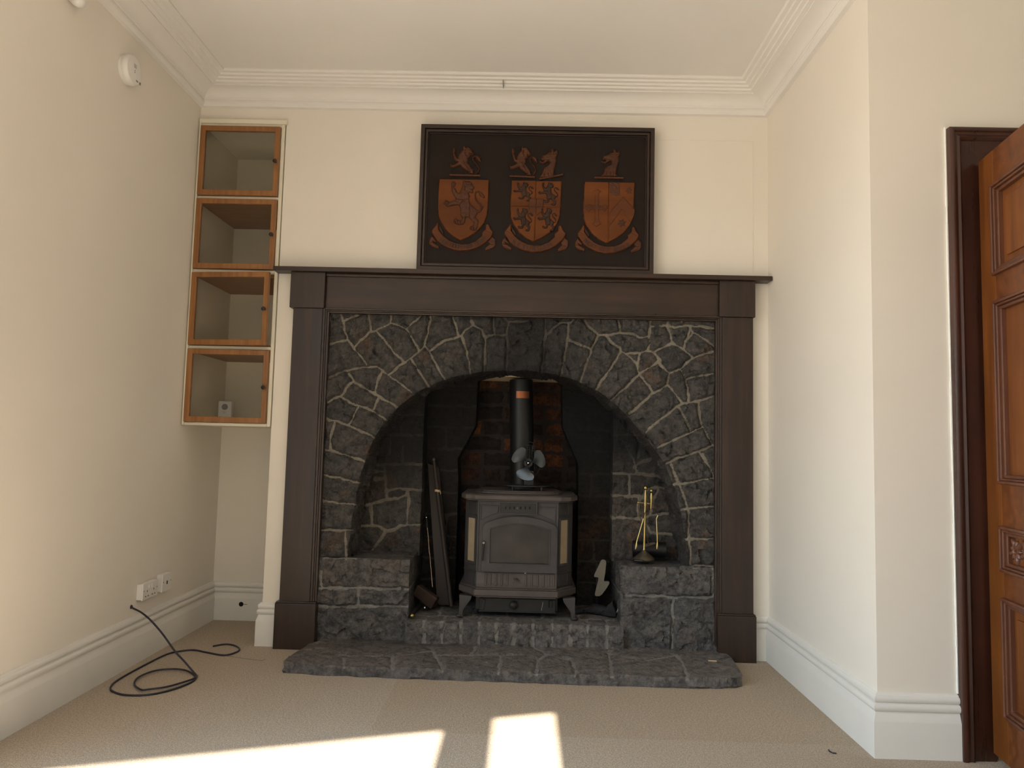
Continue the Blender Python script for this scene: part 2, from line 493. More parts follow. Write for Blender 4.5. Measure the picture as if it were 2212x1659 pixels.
    bm = bmesh.new(); bm.from_mesh(me); bmesh.ops.recalc_face_normals(bm, faces=bm.faces); bm.to_mesh(me); bm.free()
    me.materials.append(M[mat])
    for p in me.polygons: p.use_smooth = True
    me.set_sharp_from_angle(angle=math.radians(50))
    o = bpy.data.objects.new(name, me); link(o, parent)
    if label: o['label'] = label
    return o

def relief(name, mat, parent, polys, tow, t, w, res=.0025, grooves=(), gd=.004, gw=.003, base=0.0, rough=0.0, seed=3, label=None):
    """carved low relief: outline(s) raised by t with a rounded edge of width w, cut by grooves"""
    xs = [p[0] for q in polys for p in q]; ys = [p[1] for q in polys for p in q]
    u0, u1, v0, v1 = min(xs)-res, max(xs)+res, min(ys)-res, max(ys)+res
    nu, nv = int((u1-u0)/res)+2, int((v1-v0)/res)+2
    U, V = np.meshgrid(u0+np.arange(nu)*res, v0+np.arange(nv)*res, indexing='ij')
    cu, cv = U[:-1, :-1]+res/2, V[:-1, :-1]+res/2
    ok = np.zeros(cu.shape, bool); h = np.zeros(U.shape)
    QU, QV = U.copy(), V.copy()
    for q in polys:
        ok |= inside(cu, cv, q)
        d = segdist(U, V, [list(q)+[q[0]]]); ins = inside(U, V, q)
        k = np.clip(d/w, 0, 1)
        h = np.maximum(h, np.where(ins, t*np.sqrt(np.maximum(0, 1-(1-k)**2)), 0))
    h = h+rough*fbm(U, V, 70, seed, 3)
    if grooves:
        gdist = segdist(U, V, grooves); h = h-gd*np.clip(1-gdist/gw, 0, 1)
    h = np.maximum(h, .0006)
    used = np.zeros(U.shape, bool)
    for a in (0, 1):
        for b in (0, 1): used[a:nu-1+a, b:nv-1+b] |= ok
    vid = -np.ones(U.shape, int); vid[used] = np.arange(used.sum())
    verts = [tuple(tow(a, b, base+c)) for a, b, c in zip(QU[used], QV[used], h[used])]
    I, J = np.nonzero(ok)
    faces = [(vid[i, j], vid[i+1, j], vid[i+1, j+1], vid[i, j+1]) for i, j in zip(I, J)]
    cnt = {}
    for f in faces:
        for q in range(4):
            e = (f[q], f[(q+1) % 4]); key = (min(e), max(e)); cnt[key] = None if key in cnt else e
    uu, vv = QU[used], QV[used]; bk = {}
    for e in [e for e in cnt.values() if e]:
        for x in e:
            if x not in bk: bk[x] = len(verts); verts.append(tuple(tow(uu[x], vv[x], base-.001)))
        faces.append((e[1], e[0], bk[e[0]], bk[e[1]]))
    me = bpy.data.meshes.new(name); me.from_pydata(verts, [], faces)
    bm = bmesh.new(); bm.from_mesh(me); bmesh.ops.recalc_face_normals(bm, faces=bm.faces); bm.to_mesh(me); bm.free()
    me.materials.append(M[mat])
    for p in me.polygons: p.use_smooth = True
    me.set_sharp_from_angle(angle=math.radians(45))
    o = bpy.data.objects.new(name, me); link(o, parent)
    if label: o['label'] = label
    return o

def stroke(pts, w):
    """outline polygon of a tapering brush stroke"""
    ws = w if isinstance(w, (list, tuple)) else [w]*len(pts)
    Lf, Rt = [], []
    for i, p in enumerate(pts):
        a = pts[max(i-1, 0)]; b = pts[min(i+1, len(pts)-1)]
        dx, dy = b[0]-a[0], b[1]-a[1]; L = math.hypot(dx, dy) or 1
        Lf.append((p[0]-dy/L*ws[i]/2, p[1]+dx/L*ws[i]/2)); Rt.append((p[0]+dy/L*ws[i]/2, p[1]-dx/L*ws[i]/2))
    return Lf+Rt[::-1]
def smooth_path(pts, n=6):
    P = [Vector(p) for p in pts]; out = []
    for i in range(len(P)-1):
        p0, p1, p2, p3 = P[max(i-1, 0)], P[i], P[i+1], P[min(i+2, len(P)-1)]
        for k in range(n):
            t = k/n
            out.append(.5*((2*p1)+(-p0+p2)*t+(2*p0-5*p1+4*p2-p3)*t*t+(-p0+3*p1-3*p2+p3)*t**3))
    out.append(P[-1]); return out

def sweep(path, prof, side=1):
    """profile (d out from the wall, z) mitred along an open path in plan; one mesh per segment"""
    P = [Vector((a, b)) for a, b in path]; n = len(P); off = []
    for i in range(n):
        def nr(a, b):
            t = (b-a).normalized(); return Vector((-t.y, t.x))*side
        if i == 0: m_ = nr(P[0], P[1])
        elif i == n-1: m_ = nr(P[-2], P[-1])
        else:
            a, b = nr(P[i-1], P[i]), nr(P[i], P[i+1]); s_ = a+b
            m_ = s_/(s_.dot(a)) if s_.length > 1e-6 else a
        off.append(m_)
    out = []
    for i in range(n-1):
        mb = MB()
        r = [[mb.v((P[q].x+off[q].x*d, P[q].y+off[q].y*d, z)) for d, z in prof] for q in (i, i+1)]
        k = len(prof)
        for j in range(k-1): mb.f([r[0][j], r[0][j+1], r[1][j+1], r[1][j]])
        mb.f([r[0][k-1], r[0][0], r[1][0], r[1][k-1]])
        mb.f(r[0]); mb.f(list(reversed(r[1])))
        out.append(mb)
    return out

_FONT_CACHE = {}
def glyph(ch, size, extrude=.002):
    key = (ch, size, extrude)
    if key not in _FONT_CACHE:
        c = bpy.data.curves.new('tmp_text', 'FONT'); c.body = ch; c.size = size; c.extrude = extrude
        c.align_x = 'CENTER'; c.align_y = 'CENTER'; c.resolution_u = 3
        o = bpy.data.objects.new('tmp_text', c); COL.objects.link(o)
        bpy.context.view_layer.update()
        e = o.evaluated_get(bpy.context.evaluated_depsgraph_get())
        me = e.to_mesh(); vs = [v.co.copy() for v in me.vertices]; fs = [tuple(p.vertices) for p in me.polygons]
        e.to_mesh_clear(); bpy.data.objects.remove(o); bpy.data.curves.remove(c)
        _FONT_CACHE[key] = (vs, fs)
    return _FONT_CACHE[key]
def add_glyph(mb, ch, size, o, ux, uz, n, extrude=.002):
    vs, fs = glyph(ch, size, extrude)
    o, ux, uz, n = Vector(o), Vector(ux), Vector(uz), Vector(n)
    b = [mb.v(o+ux*v.x+uz*v.y+n*v.z) for v in vs]
    for f in fs: mb.f([b[i] for i in f])
EXPOSURE, SKY, SUN, FRONT = -0.03, 10.0, 26.0, .05

# ================================================================== ROOM SHELL
XL, XR, ZC, YR, YA = -1.847, 1.045, 2.80, -1.10, 0.49     # left wall, right wall, ceiling, door-wall face, alcove back
XB = -1.402                                              # left edge of the chimney breast
FX0, FX1, FZ1 = -1.142, 0.792, 1.66                      # masonry opening in the breast
WX = 3.2                                                 # far right wall of the room

SL = .35
def wy(x): return -4.20+SL*(x+.12)                     # outer face of the slanted window wall
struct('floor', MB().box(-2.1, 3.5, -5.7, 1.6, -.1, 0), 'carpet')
struct('ceiling', MB().prism([(-2.2, wy(-2.2)), (3.5, wy(3.5)), (3.5, 1.6), (-2.2, 1.6)], (0, 0, 0), (1, 0, 0), (0, 1, 0), (0, 0, 1), ZC, ZC+.1), 'ceiling')

# left wall with a tall side window nearer the camera
LW0, LW1, LWZ0, LWZ1 = -3.35, -1.62, .40, 2.45
w = MB()
w.box(XL-.15, XL, LW1, .62, 0, ZC); w.box(XL-.15, XL, -5.2, LW0, 0, ZC)
w.box(XL-.15, XL, LW0, LW1, 0, LWZ0); w.box(XL-.15, XL, LW0, LW1, LWZ1, ZC)
struct('wall_left', w, 'wall')
w = MB()
for y in (LW0, (LW0+LW1)/2-.03, LW1-.06): w.box(XL-.12, XL-.05, y, y+.06, LWZ0+.002, LWZ1-.002)
for z in (LWZ0, 1.42, LWZ1-.06): w.box(XL-.115, XL-.055, LW0+.06, LW1-.06, z+.001, z+.059)
struct('window_1', w, 'white_trim')

# chimney breast round the masonry opening, wall over the cupboard
w = MB()
w.box(XB, FX0, 0, .75, 0, ZC); w.box(FX1, XR+.05, 0, .75, 0, ZC); w.box(FX0, FX1, 0, .75, FZ1, ZC)
w.box(XL-.02, XB, 0, .10, 2.603, ZC)
struct('wall_back', w, 'wall')
struct('wall_alcove', MB().box(XL-.05, XB+.02, YA, YA+.1, 0, ZC), 'wall')
struct('wall_right', MB().box(XR, XR+.2, YR+.0, .2, 0, ZC), 'wall')
DX0, DX1, DZ = 1.425, 2.27, 2.03
w = MB()
w.box(XR+.2, DX0, YR, YR+.14, 0, ZC); w.box(DX1, WX, YR, YR+.14, 0, ZC); w.box(DX0, DX1, YR, YR+.14, DZ, ZC)
struct('wall_front', w, 'wall')
struct('wall_hall', MB().box(1.0, 3.3, .35, .45, 0, ZC).box(WX, WX+.1, -5.4, .45, 0, ZC), 'wall')

# slanted window wall behind the camera: sash windows that let the sun in
ud = Vector((1, SL, 0)).normalized(); nd_ = Vector((ud.y, -ud.x, 0))   # outward
KX = ud.x
O = Vector((0, wy(0), 0))
def wallbox(mb, x0, x1, z0, z1, h0=-.10, h1=0.0):
    mb.prism([(x0/KX, z0), (x1/KX, z0), (x1/KX, z1), (x0/KX, z1)], O, ud, (0, 0, 1), nd_, h0, h1)
SUN_EL = math.radians(36)
HZ1 = (-.905-wy(-.12))*math.tan(SUN_EL); HZ2 = (-.836-wy(-.12))*math.tan(SUN_EL)
WZ0 = .5
w = MB()
wins = [(-1.72, -.379, HZ1), (-.236, .017, HZ2)]
edges = [-2.2]+[q for a, b, c in wins for q in (a, b)]+[3.45]
for i in range(0, len(edges), 2): wallbox(w, edges[i], edges[i+1], 0, ZC)
for a, b, c in wins: wallbox(w, a, b, 0, WZ0); wallbox(w, a, b, c, ZC)
struct('wall_window', w, 'wall')

# ------------------------------------------------------------------ cornice and skirting
prof = [(0, 2.679), (.020, 2.681), (.027, 2.690), (.029, 2.704), (.026, 2.714), (.030, 2.718)]
for i in range(9):
    a = i/8*PI/2
    prof.append((.032+.062*(1-math.cos(a)), 2.718+.036*math.sin(a)))
prof += [(.100, 2.754), (.100, 2.760), (.118, 2.762), (.121, 2.770), (.136, 2.771), (.139, 2.779), (.156, 2.780), (.160, 2.788), (.178, 2.789), (.183, 2.793), (.183, 2.8005), (0, 2.8005)]
for i, (nm, mb) in enumerate(zip(('trim_1', 'trim_2', 'trim_3', 'trim_4'),
        sweep([(XL, -4.80), (XL, 0), (XR, 0), (XR, YR), (WX, YR)], prof, -1))):
    struct(nm, mb, 'ceiling', smooth=30)
pc = ony(1087, 185, -.12)
struct('trim_5', MB().box(pc.x-.0012, pc.x+.0012, -.150, -.095, 2.7595, 2.792), 'grey_print')   # hairline crack across the cornice

sk = [(0, 0), (.022, 0), (.022, .116), (.0215, .119), (.013, .146)]
for z0, z1, d0, d1 in ((.148, .174, .012, .0205), (.176, .199, .009, .0165)):
    for i in range(7):
        a = i/6*PI
        sk.append((d0+(d1-d0)*math.sin(a), z0+(z1-z0)*(1-math.cos(a))/2))
sk += [(.006, .204), (0, .206)]
mbs = sweep([(XL, -4.80), (XL, YA), (XB, YA), (XB, 0), (-1.318, 0)], sk, -1)
for nm, mb in zip(('baseboard_left', 'baseboard_alcove', 'baseboard_return', 'baseboard_breast'), mbs):
    struct(nm, mb, 'white_trim', smooth=30)
mbs = sweep([(.955, 0), (XR, 0), (XR, YR), (1.3095, YR)], sk, -1)
for nm, mb in zip(('baseboard_back', 'baseboard_right', 'baseboard_front'), mbs):
    struct(nm, mb, 'white_trim', smooth=30)
ph = ony(521, 1305, YA-.022)
hole = MB().lathe([(.0, 0), (.012, .0005), (.013, .002), (.010, .0035), (0, .0036)], (ph.x, YA-.0215, ph.z), (0, -1, 0), 12)
hole.box(ph.x, ph.x+.034, YA-.0235, YA-.0215, ph.z-.001, ph.z+.001)
struct('trim_6', hole, 'void')                                          # old pipe hole through the alcove skirting

# faint edge of a papered-over batten on the breast, right of the panel
e0 = ony(1626, 305, 0); e1 = ony(1622, 590, 0); e2 = ony(1424, 300, 0)
struct('trim_7', MB().box(e0.x-.002, e0.x+.002, -.002, .002, e1.z, e0.z).box(e2.x, e0.x, -.002, .002, e0.z-.002, e0.z+.002), 'wall')

# ------------------------------------------------------------------ door case (architrave) : structure
AX = 1.309
ap = [(0, -.001), (0, .030), (.006, .034), (.014, .034), (.018, .028), (.026, .026), (.034, .030), (.042, .024), (.046, .018), (.112, .018), (.118, .014), (.118, -.02), (.100, -.02), (.100, -.001)]
w = MB()
for seg in sweep([(AX, 0), (AX, 2.142), (AX+1.080, 2.142), (AX+1.080, 0)], ap, -1):
    idx = {}
    for v_ in seg.bm.verts: idx[v_] = w.v((v_.co.x, YR-v_.co.z, v_.co.y))
    for f_ in seg.bm.faces: w.f([idx[v_] for v_ in f_.verts])
w.box(DX0-.004, DX0+.016, YR+.004, YR+.139, 0, DZ-.002); w.box(DX1-.016, DX1+.004, YR+.004, YR+.139, 0, DZ-.002)
w.box(DX0+.016, DX1-.016, YR+.004, YR+.139, DZ-.018, DZ-.003)
struct('trim_8', w, 'frame_dark', smooth=35)
w = MB()                                                                # white strip added for the bright halo along the architrave's wall edge
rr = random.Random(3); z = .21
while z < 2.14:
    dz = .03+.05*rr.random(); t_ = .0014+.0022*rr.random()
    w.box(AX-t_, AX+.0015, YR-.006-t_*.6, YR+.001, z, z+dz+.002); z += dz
struct('trim_9', w, 'halo')

# ------------------------------------------------------------------ the door, standing open into the room
PHI = math.radians(9)
HG = Vector((1.428, -1.132, .032))
dd = Vector((-math.sin(PHI), -math.cos(PHI), 0)); dn = Vector((dd.y, -dd.x, 0))     # dn faces left, into view
DW, DH, DT = .82, 1.985, .044
d1 = thing('door_1', 'orange-brown varnished pine panelled door standing open at the right edge', 'door', HG)
d1['kind'] = 'structure'
S = [0, .104, .36, .46, .716, .82]
rails = [(0, .15), (.512, .606), (.738, .884), (1.468, 1.566), (1.860, DH)]
def dslab(u0, u1, z0, z1, h0=-DT/2, h1=DT/2):
    return [(u0, z0), (u1, z0), (u1, z1), (u0, z1)]
for a, b in ((S[0], S[1]), (S[2], S[3]), (S[4], S[5])):
    obj('stile', MB().prism(dslab(a, b, 0, DH), HG, dd, (0, 0, 1), dn, -DT/2, DT/2), 'door_wood', d1, .0008)
for z0, z1 in rails:
    for a, b in ((S[1], S[2]), (S[3], S[4])): obj('rail', MB().prism(dslab(a, b, z0, z1), HG, dd, (0, 0, 1), dn, -DT/2, DT/2), 'door_wood_x', d1, .0008)
openings = [(.15, .512), (.606, .738), (.884, 1.468), (1.566, 1.860)]
for k, (z0, z1) in enumerate(openings):
    for a, b in ((S[1], S[2]), (S[3], S[4])):
        carved = k == 1
        pm = MB().prism(dslab(a, b, z0, z1), HG, dd, (0, 0, 1), dn, -.010, .004)
        if not carved and k != 2:
            pm.prism(dslab(a+.05, b-.05, z0+.05, z1-.05), HG, dd, (0, 0, 1), dn, .004, .010)
        po = obj('panel', pm, 'door_wood', d1, .002)
        mm = MB(); mw_ = .026
        steps = [(0, mw_*.38, .034), (mw_*.38, mw_*.7, .028), (mw_*.7, mw_*1.15, .020)]
        for s0, s1, hh in steps:
            o_ = [(a+s0-.006, z0+s0-.006), (b-s0+.006, z0+s0-.006), (b-s0+.006, z1-s0+.006), (a+s0-.006, z1-s0+.006)]
            i_ = [(a+s1-.006, z0+s1-.006), (b-s1+.006, z0+s1-.006), (b-s1+.006, z1-s1+.006), (a+s1-.006, z1-s1+.006)]
            mm.ring(o_, i_, HG, dd, (0, 0, 1), dn, 0, hh)
        obj('moulding', mm, 'door_mould', d1, .003)
        if carved:
            def tw(u, v, h): return HG+dd*u+Vector((0, 0, v))+dn*(.004+h)
            polys = []
            cu_, cz_ = (a+b)/2, (z0+z1)/2
            for q in range(9):
                an = q/9*2*PI; L_ = .05 if q % 2 else .036
                for sx in (-1, 0, 1):
                    ox = cu_+sx*.07
                    polys.append([(ox+.010*math.cos(an)-.006*math.sin(an), cz_+.010*math.sin(an)+.006*math.cos(an)),
                                  (ox+L_*.6*math.cos(an)-.009*math.sin(an), cz_+L_*.6*math.sin(an)+.009*math.cos(an)),
                                  (ox+L_*math.cos(an), cz_+L_*math.sin(an)),
                                  (ox+L_*.6*math.cos(an)+.009*math.sin(an), cz_+L_*.6*math.sin(an)-.009*math.cos(an)),
                                  (ox+.010*math.cos(an)+.006*math.sin(an), cz_+.010*math.sin(an)-.006*math.cos(an))])
            relief('carving', 'door_mould', po, polys, tw, .012, .006, .003, label='carved leaf ornament')
for z in (.25, 1.78):
    hm = MB().tube([HG+dd*.0+dn*-.012+Vector((-.008, .012, z)), HG+dn*-.012+Vector((-.008, .012, z+.11))], .008, 10)
    hm.box(HG.x-.006, HG.x+.004, HG.y+.004, HG.y+.03, HG.z+z, HG.z+z+.11)
    obj('hinge', hm, 'iron', d1)
km = MB()
ko = HG+dd*.765+Vector((0, 0, .96))
km.lathe([(.012, 0), (.009, .02), (.011, .035), (.026, .045), (.029, .058), (.02, .07), (0, .073)], ko+dn*DT/2, dn, 20)
obj('door_knob', km, 'brass_old', d1, smooth=True)

# ================================================================== FITTED CORNER CUPBOARD
CX0, CX1 = XL+.004, XB-.004
cb = thing('corner_cupboard', 'tall narrow fitted cupboard of four glazed oak doors in the left alcove', 'cupboard', ((CX0+CX1)/2, .2, 1.055))
CZ0, CZ1 = 1.054, 2.604
DZS = [(1.0700, 1.4325), (1.4520, 1.8185), (1.8385, 2.1975), (2.2155, 2.5760)]
DXA, DXB = -1.831, -1.4245
fr = MB()
fr.box(CX0, DXA-.002, -.018, .022, CZ0, CZ1); fr.box(DXB+.002, CX1, -.010, .022, CZ0, CZ1)
zs = [CZ0]+[q for a, b in DZS for q in (a-.002, b+.002)]+[CZ1]
for i in range(0, len(zs), 2): fr.box(DXA-.002, DXB+.002, -.012, .022, zs[i], zs[i+1])
obj('face_frame', fr, 'cup_white', cb, .002)
tm = MB().box(CX0, CX1+.012, -.020, 0, CZ1-.012, CZ1+.012)
obj('top_moulding', tm, 'cup_white', cb, .003)
ins = MB()
ins.box(CX0, CX0+.008, .022, YA-.004, CZ0, CZ1); ins.box(CX1-.008, CX1, .022, YA-.004, CZ0, CZ1)
ins.box(CX0+.008, CX1-.008, YA-.012, YA-.004, CZ0, CZ1); ins.box(CX0+.008, CX1-.008, .022, YA-.012, CZ1-.010, CZ1)
obj('inner_lining', ins, 'cup_inside', cb)
bt = MB().box(CX0+.008, CX1-.008, .022, YA-.012, CZ0, CZ0+.014)
obj('base_board', bt, 'cup_white', cb)
for (a, b), (c, e) in zip(DZS[:-1], DZS[1:]):
    obj('shelf', MB().box(CX0+.008, CX1-.008, .022, YA-.012, b-.012, c+.010), 'cup_shelf', cb, label='brown wooden shelf')
for k, (z0, z1) in enumerate(DZS):
    piv = Vector((DXA, -.014, 0)); ang = math.radians(5.8) if k == 1 else 0
    R_ = Matrix.Rotation(-ang, 3, 'Z')
    ux = R_ @ Vector((1, 0, 0)); n_ = R_ @ Vector((0, -1, 0))
    wd = DXB-DXA; fs = .026
    o_ = [(0, z0), (wd, z0), (wd, z1), (0, z1)]
    i_ = [(fs, z0+fs*1.05), (wd-fs*.95, z0+fs*1.05), (wd-fs*.95, z1-fs), (fs, z1-fs)]
    dr = obj('cupboard_door', MB().ring(o_, i_, piv, ux, (0, 0, 1), n_, -.006, .014), 'cup_wood', cb, .0025,
             label=('third door from the top, standing slightly ajar' if k == 1 else None))
    obj('glass_pane', MB().prism([(fs-.004, z0+fs-.004), (wd-fs+.004, z0+fs-.004), (wd-fs+.004, z1-fs+.004), (fs-.004, z1-fs+.004)], piv, ux, (0, 0, 1), n_, .000, .003), 'glass', dr)
    kc = piv+ux*(wd-.013)+Vector((0, 0, (z0+z1)/2-.005))+n_*.014
    obj('knob', MB().lathe([(.006, 0), (.005, .008), (.0095, .012), (.0105, .018), (.006, .023), (0, .024)], kc, n_, 14), 'old_wood', dr, smooth=True)

# little alarm standing in the bottom compartment
av = thing('plug_alarm', 'small white alarm box with a round button standing in the lowest cupboard', 'alarm', (0, 0, 0))
pa = ony(472, 866, .33); pb = ony(499, 898, .33)
zb = CZ0+.014
a_w, a_h = pb.x-pa.x, pa.z-zb
av.location = ((pa.x+pb.x)/2, .33, zb)
bpy.context.view_layer.update()
obj('body', MB().box(pa.x, pb.x, .33, .365, zb, zb+a_h), 'white_plastic', av, .004)
cx_ = (pa.x+pb.x)/2
obj('button', MB().lathe([(.0165, 0), (.0165, .0012), (.0155, .002), (.0150, .0012), (.0135, .0014), (0, .002)], (cx_, .33, ony(485, 879, .33).z), (0, -1, 0), 20), 'grey_print', av, smooth=True)
for i in range(3):
    for j in range(2): obj('vent_hole', MB().ball((cx_-.008+.007*i, .3298, ony(485, 889, .33).z-.007*j), .0014, 8), 'void', av)

# ================================================================== WALL FITTINGS ON THE LEFT WALL
c = onx(272, 152, XL)
sa = thing('smoke_alarm', 'round white smoke alarm high on the left wall below the cornice', 'smoke alarm', c)
obj('base', MB().lathe([(.060, 0), (.060, .010), (.057, .014), (0, .014)], c, (1, 0, 0), 36), 'white_plastic', sa, smooth=True)
obj('cover', MB().lathe([(.062, .012), (.0635, .018), (.0625, .030), (.056, .037), (.030, .040), (.0, .0405)], c, (1, 0, 0), 40), 'white_plastic', sa, smooth=True)
for q in range(3): obj('vent_slot', MB().box(c.x+.0392, c.x+.0412, c.y-.012, c.y+.006, c.z+.022-.006*q, c.z+.0236-.006*q), 'grey_print', sa)
for q in range(2): obj('indicator', MB().box(c.x+.0395, c.x+.0412, c.y-.006, c.y-.001, c.z-.004-.008*q, c.z-.0005-.008*q), 'grey_print', sa)
mb = MB().lathe([(.014, .0398), (.0145, .0405), (.013, .0412), (0, .0412)], c+Vector((0, .024, -.012)), (1, 0, 0), 20)
obj('test_button', mb, 'white_plastic', sa, smooth=True)
mb = MB().box(c.x+.034, c.x+.0375, c.y+.040, c.y+.054, c.z-.038, c.z-.028).box(c.x+.0385, c.x+.0405, c.y+.012, c.y+.026, c.z-.040, c.z-.034)
obj('logo', mb, 'grey_print', sa)

c = onx(168, 4, XL+.03)
sn = thing('wall_sensor', 'white rounded sensor on the left wall at the top edge of the photo', 'sensor', (XL, c.y, c.z+.03))
obj('body', MB().box(XL, XL+.035, c.y-.030, c.y+.030, c.z-.004, c.z+.085), 'white_plastic', sn, .010, True)
obj('lens', MB().ball((XL+.034, c.y, c.z+.004), .024, 18), 'white_plastic', sn, smooth=True)

def socket(name, label, px0, px1, py_t, py_b, double):
    X_ = XL+.030
    a = onx(px0, py_t, X_); b = onx(px1, py_t-6, X_); l = onx(px0, py_b, X_)
    y0, y1, zt, zb_ = a.y, b.y, (a.z+b.z)/2, l.z
    t = thing(name, label, 'socket', (XL, (y0+y1)/2, (zt+zb_)/2))
    obj('back_box', MB().box(XL, XL+.022, y0+.002, y1-.002, zb_+.002, zt-.002), 'white_plastic', t, .003)
    obj('face_plate', MB().box(XL+.022, XL+.030, y0, y1, zb_, zt), 'white_plastic', t, .003)
    zc, h = (zt+zb_)/2, zt-zb_
    if double:
        for q in (.28, .72):
            yc = y0+(y1-y0)*q
            obj('pin_hole', MB().box(XL+.0295, XL+.0308, yc-.002, yc+.002, zc-.004, zc+.004), 'void', t)
            for s_ in (-.011, .011): obj('pin_hole', MB().box(XL+.0295, XL+.0308, yc+s_-.0035, yc+s_+.0035, zc-.024, zc-.020), 'void', t)
        for q in (.40, .60):
            yc = y0+(y1-y0)*q
            obj('switch', MB().box(XL+.029, XL+.034, yc-.006, yc+.006, zc+.010, zc+.028), 'white_plastic', t, .0015)
    else:
        yc = (y0+y1)/2
        obj('jack', MB().box(XL+.0295, XL+.0308, yc-.005, yc+.005, zc-.009, zc+.007), 'void', t)
    for s_ in (y0+.010, y1-.010):
        obj('screw', MB().lathe([(.003, 0), (.003, .0012), (0, .0014)], (XL+.0298, s_, zc+.004), (1, 0, 0), 10), 'grey_print', t)
    return t
socket('power_socket', 'white double power socket on the left wall above the skirting', 310, 342, 1259, 1298, True)
socket('phone_socket', 'white single phone socket on the left wall right of the double one', 352, 372, 1241, 1280, False)

# black cable from a hole in the left wall to loops on the carpet
A = onx(283, 1311, XL); A.x = XL-.004
def cr(u, v): return onz(200+u/4.8796, 1200+v/4.8796, .0045)
B = cr(1090, 1262)
nn = (B-A).cross(Vector((0, 0, 1))).normalized()
air = [A]+[onplane(200+u/4.8796, 1200+v/4.8796, A, nn) for u, v in ((440, 562), (520, 605), (620, 690), (740, 830), (870, 1010), (980, 1130))]
fl = [(1095, 1285), (1050, 1318), (800, 1395), (600, 1425), (510, 1430), (440, 1375), (480, 1300), (650, 1230), (850, 1210), (1000, 1230), (1084, 1280),
      (1040, 1335), (850, 1410), (600, 1465), (350, 1470), (210, 1430), (195, 1380), (270, 1310), (500, 1180), (760, 1050), (900, 1012), (1060, 995), (1200, 1020), (1380, 1050), (1500, 1025), (1550, 990), (1500, 950), (1400, 935), (1270, 955)]
pts = air+[B]+[cr(*q) for q in fl]
sp = smooth_path(pts, 7)
for i, p in enumerate(sp):
    p.z = max(p.z, .0042)
    if 7*7 < i < 18*7: p.z += .0055*min(1, (i-49)/8, (18*7-i)/8)
tag(obj('loose_cable', MB().tube(sp, .0040, 8), 'cable', smooth=True), 'black cable from a wall hole coiled in loops on the carpet', 'cable')
mb = MB().lathe([(.009, 0), (.009, .002), (.0065, .006), (0, .007)], (XL-.0008, A.y, A.z), (1, 0, 0), 14)
tag(obj('cable_grommet', mb, 'cable', smooth=True), 'small black grommet on the left wall where the cable comes out', 'grommet')
gw = smooth_path([onz(200+u/4.8796, 1200+v/4.8796, .0015) for u, v in ((1420, 1058), (1600, 1085), (1780, 1105), (1812, 1088))], 5)
tag(obj('wire_offcut', MB().tube(gw, .0012, 6), 'grey_wire'), 'thin grey wire lying on the carpet between cable and hearth', 'wire')
gw = smooth_path([onz(1560+u/3.687, 1280+v/3.687, .003) for u, v in ((848, 1252), (856, 1264), (880, 1276), (910, 1280))], 5)
tag(obj('wire_curl', MB().tube(gw, .0022, 6), 'cable'), 'short black curl of wire on the carpet near the right skirting', 'wire')

# ================================================================== STONE FIREPLACE (all masonry is one thing)
fp = thing('stone_fireplace', 'rough grey stone arched fireplace recess with seats, brick back and flagstone hearth', 'fireplace', (-.16, .2, 0))
def crop(ox, oy, s, Y, *lines):
    return [[(p.x, p.z) for p in (ony(ox+u/s, oy+v/s, Y) for u, v in ln)] for ln in lines]
SA = 4.6087
J = crop(680, 640, SA, -.012,
 [(228, 130), (265, 240), (320, 420), (390, 520), (450, 590), (525, 700)],
 [(275, 240), (400, 190), (520, 140)], [(520, 130), (545, 250), (560, 345)],
 [(90, 492), (210, 455), (315, 425)], [(395, 495), (460, 420), (545, 350), (610, 330), (750, 265)],
 [(750, 265), (756, 120)], [(610, 335), (700, 450), (770, 535), (880, 660)],
 [(750, 265), (830, 285), (910, 320), (960, 400), (1010, 490), (1030, 545)],
 [(910, 320), (1000, 240), (1090, 160), (1150, 140)], [(1150, 130), (1150, 230), (1130, 310), (1100, 450), (1090, 485)],
 [(725, 780), (830, 700), (950, 620), (1030, 545), (1090, 485)], [(1090, 485), (1145, 560), (1200, 680), (1310, 870)],
 [(1145, 530), (1250, 460), (1435, 395)], [(1350, 150), (1400, 290), (1435, 395)], [(1220, 145), (1320, 185), (1420, 145)],
 [(1460, 390), (1490, 480), (1530, 640), (1550, 790)], [(1430, 395), (1460, 390), (1500, 330), (1575, 280)],
 [(1575, 280), (1555, 220), (1560, 130)], [(1575, 280), (1660, 330), (1690, 420), (1692, 760)],
 [(85, 825), (220, 765), (400, 720), (525, 705), (600, 705), (660, 740), (725, 780)],
 [(330, 765), (390, 850), (480, 905), (630, 995), (760, 1070), (910, 1155)],
 [(725, 780), (800, 830), (910, 920), (1060, 1040)], [(955, 630), (1020, 730), (1100, 840), (1180, 955)],
 [(660, 745), (620, 850), (590, 965)], [(80, 1062), (180, 1020), (250, 990), (300, 920), (375, 845)],
 [(250, 1000), (330, 1050), (430, 1090), (560, 1140), (660, 1200), (790, 1290)], [(635, 1000), (560, 1140)],
 [(430, 1090), (370, 1200), (320, 1280)], [(60, 1180), (140, 1235), (210, 1245), (320, 1280), (430, 1325), (530, 1380), (640, 1445)],
 [(195, 1250), (160, 1350), (145, 1440), (150, 1520)], [(50, 1510), (180, 1545), (330, 1590), (510, 1660)],
 [(1690, 400), (1780, 385), (1915, 380)], [(1765, 130), (1790, 385)], [(1920, 250), (1915, 380), (1915, 760)], [(1840, 130), (1910, 245), (2120, 240)])
